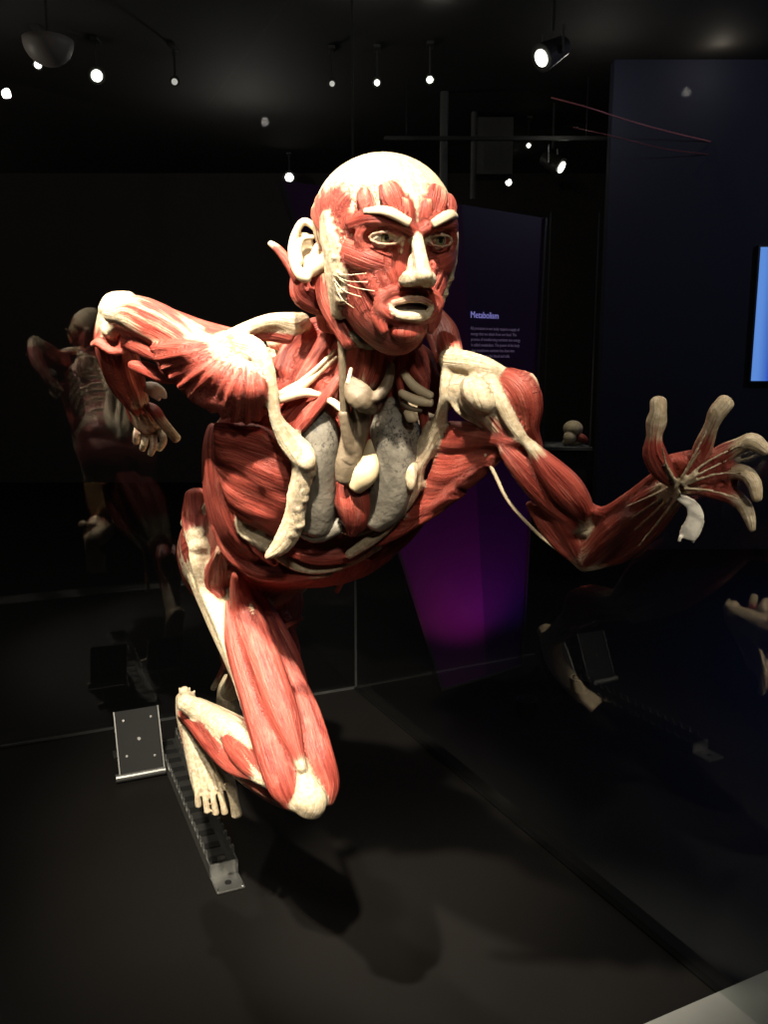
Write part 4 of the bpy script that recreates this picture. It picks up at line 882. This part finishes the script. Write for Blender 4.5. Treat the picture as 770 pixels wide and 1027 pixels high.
fpart('arm_nerve', lambda G: px_tube(G, [(487, 456, 1.03, 2, 2, 1), (498, 480, 1.035, 2, 2, 1), (512, 506, 1.04, 1.8, 1.8, 1), (540, 536, 1.055, 1.8, 1.8, 1), (566, 556, 1.06, 1.8, 1.8, 1), (584, 567, 1.06, 1.6, 1.6, 1)], m=10), M_CREAM, 'thin pale nerve strung below the left upper arm')
for path in [[(560, 525, 1.05, 1.8, 1.8, 1), (572, 538, 1.045, 2, 2, 1), (588, 545, 1.04, 2.4, 2, 1)], [(556, 520, 1.05, 1.4, 1.4, 1), (566, 534, 1.045, 1.4, 1.4, 1), (586, 540, 1.04, 1.6, 1.6, 1)]]:
    fpart('nerve', lambda G: px_tube(G, path, m=8), M_CREAM)
fpart('groin_muscle', lambda G: px_tube(G, [(350, 568, 1.40, 3, 3, 0.05), (343, 582, 1.45, 3.2, 3, 0.0), (338, 593, 1.50, 2.6, 2.6, 0.1)], m=10), M_TIS, 'thin red strap hanging below the ribs')
fpart('groin_muscle', lambda G: px_tube(G, [(302, 620, 1.60, 2.6, 2.6, 0.1), (290, 626, 1.58, 3.2, 3, 0.0), (281, 632, 1.57, 2.6, 2.6, 0.1)], m=10), M_TIS)
fpart('heel_tendon', lambda G: px_tube(G, [(229, 655, 2.05, 2, 2, 0.2), (222, 675, 2.12, 3, 3, 0.3), (214, 690, 2.18, 3, 3, 0.9)], m=10), M_TIS)
# left foot on the block
def left_foot(G):
    tube(G, [LA+(0, 0.025, 0.03), LA, LA+(0.0, -0.02, -0.07), LA+(-0.005, -0.075, -0.13), LA+(-0.005, -0.12, -0.165)], [0.024, 0.030, 0.034, 0.044, 0.042], [0.026, 0.034, 0.028, 0.020, 0.014], [1, 1, 0.6, 0.9, 1], side=(1, 0, 0))
    for k in range(5):
        x = -0.038+0.018*k
        b = LA+(x-0.005, -0.115, -0.16); r = 0.0085 if k < 4 else 0.012
        tube(G, [b, b+(0, -0.025, -0.012), b+(0, -0.052, -0.024)], [r, r*0.9, r], None, 1.0, side=(1, 0, 0))
fpart('planted_foot', left_foot, M_TIS, 'left foot pushing off the block pedal', 0.0022)
# ------------------------------------------------------------------ starting block
M_ALU = simple('dull_aluminium', (0.28, 0.28, 0.265), 0.38, 0.9, nscale=25, namp=0.2)
M_RAIL = simple('worn_rail_metal', (0.09, 0.09, 0.084), 0.42, 0.85, nscale=40, namp=0.35)
M_PEDAL = simple('dark_pedal_plate', (0.008, 0.008, 0.0076), 0.55, 0.0, 0.2, nscale=30, namp=0.2)
M_BOLT = simple('bright_bolt', (0.7, 0.7, 0.66), 0.25, 1.0)
rF = on_plane_z(225, 879, 0); rB = on_plane_z(166, 744, 0)
rd = nrm(rF-rB); rs = np.array([rd[1], -rd[0], 0]); rlen = np.linalg.norm(rF-rB)
if rs[0] > 0: rs = -rs                                      # to the image left
RB = Matrix((Vector(rs), Vector(rd), Vector((0, 0, 1)))).transposed()     # local x left in the picture, y towards camera, z up
def blk(p): return Vector(rB)+RB@Vector(p)
sb = empty('starting_block', rB); sb.rotation_euler = RB.to_euler()
tag(sb, 'metal starting block with notched rail and two pedals on the black plinth', 'starting block')
hw = 0.028
boxes('rail_bed', [((0, rlen/2, 0.004), (2*hw, rlen, 0.006))], M_RAIL, sb)
for s in (-1, 1):
    boxes('rail_wall', [((s*(hw+0.0015), rlen/2, 0.016), (0.003, rlen, 0.030))], M_ALU, sb)
nt_ = 22; tooth_me = None
for s in (-1, 1):
    for i in range(nt_):
        y = 0.02+i*(rlen-0.06)/(nt_-1)
        if tooth_me is None:
            t = boxes('rail_tooth', [((0, 0, 0), (0.004, 0.011, 0.014))], M_ALU, sb, (s*(hw+0.0015), y, 0.038)); tooth_me = t.data
        else:
            t = bpy.data.objects.new('rail_tooth', tooth_me); COL.objects.link(t); t.parent = sb; t.location = (s*(hw+0.0015), y, 0.038)
rung_me = None
for i in range(12):
    y = 0.03+i*(rlen-0.09)/11
    if rung_me is None:
        t = boxes('rail_slot', [((0, 0, 0), (0.034, 0.022, 0.003))], M_PEDAL, sb, (0, y, 0.0085)); rung_me = t.data
    else:
        t = bpy.data.objects.new('rail_slot', rung_me); COL.objects.link(t); t.parent = sb; t.location = (0, y, 0.0085)
# anchor plate with a hole and bolt at the near end
bm = bmesh.new(); box_bm(bm, (0, rlen+0.030, 0.003), (0.060, 0.062, 0.005), None, 0.0015); box_bm(bm, (0, rlen+0.001, 0.018), (0.060, 0.004, 0.034), None, 0.001)
anc = bm_obj('anchor_plate', bm, M_ALU, sb)
bm = bmesh.new(); cyl_bm(bm, (0, rlen+0.034, 0.004), (0, rlen+0.034, 0.008), 0.007); bm_obj('bolt', bm, M_PEDAL, anc)
bm = bmesh.new(); cyl_bm(bm, (0, rlen-0.022, 0.006), (0, rlen-0.022, 0.030), 0.006); cyl_bm(bm, (0, rlen-0.022, 0.026), (0, rlen-0.022, 0.032), 0.010, seg=6); bm_obj('bolt', bm, M_BOLT, sb)
for s in (-1, 1):
    bm = bmesh.new(); cyl_bm(bm, (s*0.026, rlen+0.055, 0.0), (s*0.026, rlen+0.055, 0.012), 0.003, 0.0008, 8); bm_obj('spike', bm, M_BOLT, anc)
def pedal(yc, side, wid, hgt, lean):
    """slanted footplate on a bracket beside the rail; yc = foot of the plate along the rail"""
    xc = side*(hw+0.012+wid/2)
    R = Matrix.Rotation(lean, 3, 'X')
    bm = bmesh.new(); box_bm(bm, Vector((xc, yc, 0.022))+R@Vector((0, 0, hgt/2)), (wid, 0.010, hgt), R, 0.002)
    pd = bm_obj('pedal', bm, M_PEDAL, sb)
    bm = bmesh.new(); cyl_bm(bm, (xc-wid/2-0.004, yc+0.002, 0.016), (xc+wid/2+0.012, yc+0.002, 0.016), 0.011); bm_obj('pedal_roller', bm, M_ALU, pd, smooth=False)
    e = Vector((xc-side*0, yc, 0.022))
    for q in (-1, 1):
        bm = bmesh.new(); box_bm(bm, e+R@Vector((q*(wid/2+0.0015), -0.001, hgt/2)), (0.003, 0.014, hgt), R); bm_obj('pedal_edge', bm, M_ALU, pd)
    for (bx, bz, r) in ((-0.32, 0.22, 0.0032), (0.32, 0.28, 0.0032), (-0.32, 0.84, 0.0032), (0.32, 0.84, 0.0032), (0.0, 0.52, 0.0045)):
        c = e+R@Vector((bx*wid, 0.005, bz*hgt)); n_ = R@Vector((0, 1, 0))
        bm = bmesh.new(); cyl_bm(bm, c, c+n_*0.003, r, seg=10); bm_obj('screw', bm, M_BOLT, pd)
    top = e+R@Vector((0, -0.006, hgt*0.72)); base = Vector((xc, yc-0.17, 0.014))
    for q in (-1, 1):
        bm = bmesh.new(); d = top-base; box_bm(bm, (top+base)/2+Vector((q*wid*0.32, 0, 0)), (0.006, d.length, 0.020), d.to_track_quat('Y', 'Z').to_matrix())
        bm_obj('bracket', bm, M_RAIL, pd)
    boxes('foot_bar', [((xc-side*0.01, yc-0.165, 0.008), (wid+0.02, 0.02, 0.014))], M_RAIL, pd)
    return pd
def along(u, v):                                            # rail coordinate of a floor pixel
    q = on_plane_z(u, v, 0.0)-rB; return q@rd, q@rs
ya, xa = along(140, 782)
pedal(ya, 1, 0.112, 0.165, math.radians(24))
pedal(0.26, -1, 0.115, 0.165, math.radians(34))

# ------------------------------------------------------------------ information pylon
def pylon_material(name, col, rough=0.45):
    return simple(name, col, rough, spec=0.3, nscale=2, namp=0.1)
M_PYL = pylon_material('violet_print', (0.10, 0.025, 0.14)); M_PYR = pylon_material('dark_violet_print', (0.055, 0.022, 0.10))
M_PEDGE = simple('pylon_edge', (0.05, 0.05, 0.055), 0.35)
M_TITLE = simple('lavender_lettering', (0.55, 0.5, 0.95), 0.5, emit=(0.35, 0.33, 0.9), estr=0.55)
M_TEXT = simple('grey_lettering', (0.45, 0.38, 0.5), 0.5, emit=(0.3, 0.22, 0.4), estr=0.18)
b0 = on_plane_z(443, 692, ZF); b1 = on_plane_z(488, 679, ZF); b2 = on_plane_z(523, 667, ZF)
def up_at(u, v, ref):                                       # pixel to the vertical plane through the ref line
    p0, p1 = ref; d = nrm(p1-p0); n_ = np.array([-d[1], d[0], 0]); r_ = ray(u, v)
    return CAM+r_*(((p0-CAM)@n_)/(r_@n_))
kt = up_at(463, 205, (b1, b2)); rt = up_at(547, 203, (b1, b2)); rt[2] = kt[2]
lt_ = up_at(282, 220, (b0, b1)); lt_[2] = kt[2]
nrmB = np.array([0, 1, 0])*0.25
def slab(name, q, th, mat, parent):
    q = [np.array(x, float) for x in q]; n_ = nrm(np.cross(q[1]-q[0], q[3]-q[0])); n_ = n_ if n_[1] > 0 else -n_
    bm = bmesh.new(); a = [bm.verts.new(x) for x in q]; b = [bm.verts.new(x+n_*th) for x in q]
    bm.faces.new(a); bm.faces.new(b[::-1])
    for i in range(4): bm.faces.new((a[i], a[(i+1) % 4], b[(i+1) % 4], b[i]))
    return bm_obj(name, bm, mat, parent)
py = empty('information_pylon', (0, 0, 0)); tag(py, 'tapering violet information pylon headed Metabolism behind the right glass', 'sign')
slab('side_face', [b0, b1, kt, lt_], 0.03, M_PYL, py)
slab('text_face', [b1, b2, rt, kt], 0.03, M_PYR, py)
for a, b in ((b0, lt_), (b2, rt), (b0, b1), (b1, b2)):
    a_, b_ = Vector(a), Vector(b); d = b_-a_; bm = bmesh.new(); box_bm(bm, (a_+b_)/2-Vector((0, 0.004, 0)), (0.014, d.length, 0.014), d.to_track_quat('Y', 'Z').to_matrix()); bm_obj('edge_strip', bm, M_PEDGE, py)
face_d = nrm(b2-b1); face_n = np.array([face_d[1], -face_d[0], 0]); face_n = face_n if face_n[1] < 0 else -face_n
def text(name, s, u, v, hpx, mat, parent, ref, xs=1.0):
    c = bpy.data.curves.new(name, 'FONT'); c.body = s; p = up_at(u, v, ref); D = (p-CAM)@CF
    c.size = hpx*D/FPX; c.extrude = 0.0005; c.materials.append(mat); c.fill_mode = 'BOTH'
    tmp = bpy.data.objects.new('tmp', c); COL.objects.link(tmp)
    me = bpy.data.meshes.new_from_object(tmp.evaluated_get(bpy.context.evaluated_depsgraph_get())); bpy.data.objects.remove(tmp); bpy.data.curves.remove(c)
    if not me.materials: me.materials.append(mat)
    o = bpy.data.objects.new(name, me); COL.objects.link(o); o.parent = parent
    X = Vector(face_d); Z = Vector((0, 0, 1)); N = X.cross(Z)
    o.matrix_world = Matrix.Translation(Vector(p)+Vector(face_n)*0.004) @ Matrix((X*xs, Z, N)).transposed().to_4x4()
    return o
text('title_lettering', 'Metabolism', 471, 318.5, 9.0, M_TITLE, py, (b1, b2), 1.0)
for i, ln in enumerate(['All processes in our body require a supply of', 'energy that we obtain from our food. The', 'process of transforming nutrients into energy', 'is called metabolism. The power of the body', 'that transforms nutrients has done into', 'its energy, into the blood and cells.']):
    text('paragraph_lettering', ln, 471+0.25*i, 330.5+5.6*i, 4.4, M_TEXT, py, (b1, b2), 0.92)

# unseen uplights added to give the pylon its magenta and violet glow
def added_uplight_can(loc, color, energy, target, label):
    t = empty('added_uplight', loc); tag(t, label, 'uplight')
    bm = bmesh.new(); cyl_bm(bm, (0, 0, 0), (0, 0, 0.06), 0.045, 0.05, 20); bm_obj('housing', bm, M_BLACK, t)
    bm = bmesh.new(); cyl_bm(bm, (0, 0, 0.061), (0, 0, 0.064), 0.038, seg=20); bm_obj('lens', bm, simple('uplight_lens', (0.02, 0.02, 0.02), 0.2), t)
    lamp('added_uplight_beam', 'SPOT', (loc[0], loc[1], loc[2]+0.09), energy, color, target, 0.03, 95, 0.8)
fn = np.array([nrm(b1-b0)[1], -nrm(b1-b0)[0], 0]); fn = fn if fn[1] < 0 else -fn
c0 = (b0+b1)/2+fn*0.42; added_uplight_can(c0, (0.85, 0.06, 0.48), 8, (b0*0.3+b1*0.7)+(0, 0, 0.75), 'small added uplight at the foot of the violet pylon side face')
c1 = b2*0.6+b1*0.4+face_n*0.40+face_d*0.06; added_uplight_can(c1, (0.30, 0.05, 0.80), 2.5, (b1+b2)/2+(0, 0, 0.8), 'small added uplight at the foot of the pylon text face')

# ------------------------------------------------------------------ navy partition with a lit video screen
pw = shell('wall_partition', (1.75, 7.0, ZF), (X1, 7.12, ZC), M_NAVY)
def screen_material():
    m, nt, bs = newmat('blue_video_picture'); tc = nt.nodes.new('ShaderNodeTexCoord')
    sx = nt.nodes.new('ShaderNodeSeparateXYZ'); L(nt, tc.outputs['Object'], sx.inputs[0])
    c = mixc(nt, smooth01(nt, sx.outputs[0], 0.03, 0.13), (0.13, 0.30, 0.82), (0.06, 0.16, 0.62))
    c = mixc(nt, math_n(nt, 'MULTIPLY', smooth01(nt, sx.outputs[0], 0.10, 0.16), math_n(nt, 'SUBTRACT', 1.0, smooth01(nt, sx.outputs[2], 0.05, 0.45))), c, (0.01, 0.05, 0.75))
    bs.inputs['Base Color'].default_value = (0, 0, 0, 1); L(nt, c, bs.inputs['Emission Color']); bs.inputs['Emission Strength'].default_value = 1.0
    return m
def on_y(u, v, y):
    d = ray(u, v); return CAM+d*((y-CAM[1])/d[1])
s0 = on_y(752.5, 382, 6.95); s1 = on_y(757, 248, 6.95)
sc_ = empty('video_screen', (s0[0], 6.94, s0[2])); tag(sc_, 'glowing blue video screen on the navy partition wall', 'screen')
hS = s1[2]-s0[2]
boxes('picture', [((0.85, 0, hS/2), (1.7, 0.006, hS))], screen_material(), sc_)
boxes('bezel', [((0.85, 0.03, hS/2), (1.73, 0.05, hS+0.03))], M_BLACK, sc_)

# ------------------------------------------------------------------ far table with a small specimen
M_TBL = simple('grey_far_table', (0.10, 0.10, 0.095), 0.6, nscale=8, namp=0.2)
tb = on_y(562, 447, 6.2)
ft = empty('display_table', (tb[0]+0.02, 6.3, ZF)); tag(ft, 'grey box table beyond the glass carrying a small pale specimen', 'table')
boxes('body', [((0, 0, (tb[2]-ZF)/2-0.02), (0.30, 0.40, tb[2]-ZF-0.04))], M_BLACK, ft)
boxes('table_top', [((0, 0, tb[2]-ZF-0.01), (0.36, 0.46, 0.02))], M_TBL, ft)
for s in (-1, 1):
    boxes('glass_post', [((s*0.165, -0.21, tb[2]-ZF+0.80), (0.008, 0.008, 1.6))], M_SEAL, ft)
G = Geo(); q = np.array([tb[0]+0.085, 6.2, tb[2]+0.088]); I3 = np.eye(3)
ell(G, q+(0, 0, 0.035), I3, (0.07, 0.085, 0.06), 1.0); ell(G, q+(-0.03, -0.04, -0.025), I3, (0.045, 0.05, 0.045), 1.0)
tube(G, [q+(0.02, -0.03, -0.01), q+(0.06, -0.05, -0.03), q+(0.09, -0.04, -0.05)], [0.025, 0.03, 0.02], None, 0.0); tube(G, [q+(-0.06, 0, -0.06), q+(0.0, -0.02, -0.066), q+(0.09, 0, -0.062)], 0.018, None, 0.9)
X_, F_, f_, u_ = remesh(G, 0.005, 2, 0.5)
sp = put('specimen', mesh_from('specimen', X_-q, F_, {'fas': ('FLOAT', f_), 'uvm': ('FLOAT_VECTOR', u_)}), M_TIS, None, q); tag(sp, 'small pale rounded anatomical specimen with red edge on the far table', 'specimen')
lamp('table_spotlight', 'SPOT', (q[0]-0.2, q[1]-0.7, ZC-0.2), 90, WARM, q, 0.03, 9, 0.5)

# ------------------------------------------------------------------ ceiling fixtures
M_GLOW = simple('lit_lamp_lens', (1, 1, 1), 0.3, emit=(1.0, 0.95, 0.82), estr=6.0)
M_DIM = simple('dim_lamp_lens', (1, 1, 1), 0.3, emit=(1.0, 0.95, 0.85), estr=0.5)
M_HOUS = simple('lamp_housing', (0.06, 0.06, 0.058), 0.45, 0.3)
def spot_fixture(u, v, rpx, lit, label, lean=(0, -0.8, -0.6), z=3.08, squash=1.0):
    d = ray(u, v); t = (z-CAM[2])/d[2]; p = CAM+d*t; D = t
    if p[1] > Y1-0.3: t = (Y1-0.4)/d[1]; p = CAM+d*t; D = t
    r = rpx*D/FPX; ax = Vector(nrm(np.array(CAM)-p)).lerp(Vector(nrm(lean)), 0.25).normalized()
    o = empty('track_spotlight', (p[0], p[1], ZC)); tag(o, label, 'spotlight', 'spotlights under the dark ceiling')
    c = Vector(p)-Vector((p[0], p[1], ZC)); rh = max(r*1.5, 0.035)
    bm = bmesh.new(); cyl_bm(bm, c-ax*0.16, c-ax*0.004, rh*0.8, rh, 20); bm_obj('housing', bm, M_HOUS, o)
    bm = bmesh.new(); cyl_bm(bm, c-ax*0.003, c+ax*0.001, r, seg=20); bm_obj('lens', bm, M_GLOW if lit else M_DIM, o)
    bm = bmesh.new(); cyl_bm(bm, c-ax*0.09, (c[0]-ax[0]*0.09, c[1]-ax[1]*0.09, -0.012), 0.008, seg=8); bm_obj('stem', bm, M_HOUS, o)
    boxes('track_adapter', [((c[0]-ax[0]*0.09, c[1]-ax[1]*0.09, -0.012), (0.05, 0.12, 0.022))], M_HOUS, o)
for u, v, r, lit, lab in [(97, 76, 5.5, 1, 'brightest round ceiling spotlight at the upper left'), (38, 65, 3.5, 1, 'small lit ceiling spotlight at the far upper left'), (290, 178, 4.2, 1, 'lit spotlight hanging far back, left of the bald head'),
                          (175, 82, 3.0, 0, 'dim spotlight right of the brightest one at the upper left'), (333, 84, 2.6, 0, 'dim spotlight left of the case corner seal'), (378, 83, 2.8, 1, 'small lit spotlight just right of the case corner seal'),
                          (431, 80, 3.2, 1, 'small lit spotlight above the right side of the head'), (510, 183, 3.0, 1, 'low flat lit spotlight near the ceiling ducts'), (530, 146, 2.0, 1, 'tiny lit spotlight under the ceiling pipe')]:
    spot_fixture(u, v, r, lit, lab)
# two lamps seen from the side, their reflectors catching light
def side_lamp(u, v, z, label, tilt):
    d = ray(u, v); p = CAM+d*((z-CAM[2])/d[2]); o = empty('side_spotlight', (p[0], p[1], ZC)); tag(o, label, 'spotlight', 'spotlights under the dark ceiling')
    c = Vector((0, 0, p[2]-ZC)); ax = Vector(tilt).normalized()
    bm = bmesh.new(); cyl_bm(bm, c-ax*0.10, c+ax*0.10, 0.06, 0.085, 20); bm_obj('housing', bm, M_HOUS, o)
    bm = bmesh.new(); cyl_bm(bm, c+ax*0.101, c+ax*0.106, 0.05, seg=20); bm_obj('lens', bm, M_GLOW, o)
    sd = ax.cross(Vector((0, 0, 1))).normalized()
    for s in (-1, 1):
        bm = bmesh.new(); box_bm(bm, c+sd*0.09*s+Vector((0, 0, 0.05)), (0.012, 0.03, 0.16)); bm_obj('yoke_arm', bm, M_ALU, o)
    bm = bmesh.new(); cyl_bm(bm, c+Vector((0, 0, 0.12)), (0, 0, 0), 0.012, seg=8); bm_obj('stem', bm, M_HOUS, o)
side_lamp(554, 52, 2.98, 'ceiling spotlight at the upper right, pointing sideways', (-0.75, -0.45, -0.5))
side_lamp(554, 163, 2.85, 'lower spotlight in the dark right of the head, pointing away', (0.7, -0.5, -0.5))
# pale bowl pendant, pipes, boxes and cables under the ceiling
def ceil_pt(u, v, z): d = ray(u, v); return CAM+d*((z-CAM[2])/d[2])
q = ceil_pt(48, 40, 3.02); bw = empty('bowl_pendant', (q[0], q[1], ZC)); tag(bw, 'unlit round bowl pendant at the top left corner', 'pendant lamp')
bm = bmesh.new(); bmesh.ops.create_uvsphere(bm, u_segments=28, v_segments=14, radius=0.15)
bmesh.ops.delete(bm, geom=[v_ for v_ in bm.verts if v_.co.z > 0.02], context='VERTS')
bmesh.ops.solidify(bm, geom=bm.faces[:], thickness=0.006); bmesh.ops.translate(bm, verts=bm.verts, vec=(0, 0, q[2]-ZC))
bm_obj('bowl', bm, simple('frosted_bowl', (0.32, 0.28, 0.25), 0.5), bw, smooth=True)
bm = bmesh.new(); cyl_bm(bm, (0, 0, q[2]-ZC), (0, 0, 0), 0.008, seg=8); bm_obj('cord', bm, M_BLACK, bw)
M_DUCT = simple('grey_duct', (0.11, 0.11, 0.105), 0.6, nscale=6, namp=0.25)
for u, v0, v1, y, rr, lab in [(446, 60, 200, 7.8, 0.035, 'upright grey pipe behind the bald head'), (476, 90, 200, 8.4, 0.028, 'second upright grey pipe, nearer the ceiling box')]:
    a = on_y(u, v1, y); b = on_y(u, v0, y); bm = bmesh.new(); cyl_bm(bm, (0, 0, 0), (0, 0, ZC-a[2]), rr); o = bm_obj('ceiling_pipe', bm, M_DUCT, None, (b[0], y, a[2])); tag(o, lab, 'pipe', 'grey pipes under the ceiling')
a = on_y(494, 150, 8.6); o = boxes('ceiling_box', [((0, 0, 0), (0.34, 0.3, 0.50)), ], M_DUCT, None, a); tag(o, 'hanging grey box among the ceiling pipes', 'duct box')
bm = bmesh.new(); cyl_bm(bm, (0, 0, 0.25), (0, 0, ZC-a[2]), 0.012, seg=8); bm_obj('hanger', bm, M_BLACK, o)
a = on_y(385, 139, 7.4); b = on_y(610, 141, 7.4); tr = boxes('lighting_track', [(((b[0]-a[0])/2, 0, 0), (b[0]-a[0], 0.035, 0.03))], M_BLACK, None, (a[0], 7.4, a[2])); tag(tr, 'long black lighting track hanging across the dark behind the head', 'track')
for k in (0.1, 0.9):
    bm = bmesh.new(); cyl_bm(bm, ((b[0]-a[0])*k, 0, 0.015), ((b[0]-a[0])*k, 0, ZC-a[2]), 0.006, seg=8); bm_obj('hanger', bm, M_BLACK, tr)
M_CABLE = simple('pink_cable', (0.75, 0.25, 0.27), 0.4); M_CABLE2 = simple('dull_red_cable', (0.35, 0.10, 0.10), 0.5)
def cable(path, y, r, mat, label):
    G = Geo(); pts = [on_y(u, v, y+dy) for u, v, dy in path]; tube(G, pts, r, None, 0, side=(0, 0, 1), m=8, n=40)
    o = geo_obj('hanging_cable', G, mat); tag(o, label, 'cable', 'cables strung under the ceiling')
cable([(553, 98, 0), (590, 108, -0.1), (630, 121, 0.2), (670, 132, 0.4), (712, 142, 0.59)], 6.4, 0.0055, M_CABLE, 'bright pink cable strung across the dark upper right')
cable([(575, 128, 0), (620, 138, 0.1), (665, 149, 0.35), (710, 155, 0.59)], 6.4, 0.004, M_CABLE2, 'dull red cable below the bright pink one')
# added bare point lights: ceiling glow patches, cable lighting, lifted room blacks
def rlamp(u, v, z, e, col=(1, 0.93, 0.82)): lamp('added_room_light', 'POINT', ceil_pt(u, v, z), e, col, None, 0.03)
rlamp(368, 2, ZC-0.12, 2.6); rlamp(722, 60, ZC-0.10, 1.0, (1, 0.85, 0.7)); rlamp(440, 14, ZC-0.08, 0.35)
rlamp(600, 90, 3.0, 2.5)  # added to light the pink cable
for x, y, e, col in [(-3.4, 5.5, 14, (1, 0.9, 0.8)), (-1.2, 8.0, 9, (1, 0.92, 0.85)), (3.8, 4.6, 22, (0.7, 0.74, 1.0)), (2.6, 1.2, 4, (1, 0.92, 0.85))]:
    lamp('added_room_light', 'POINT', (x, y, ZC-(1.05 if x < -3 else 0.5)), e, col, None, 0.05)
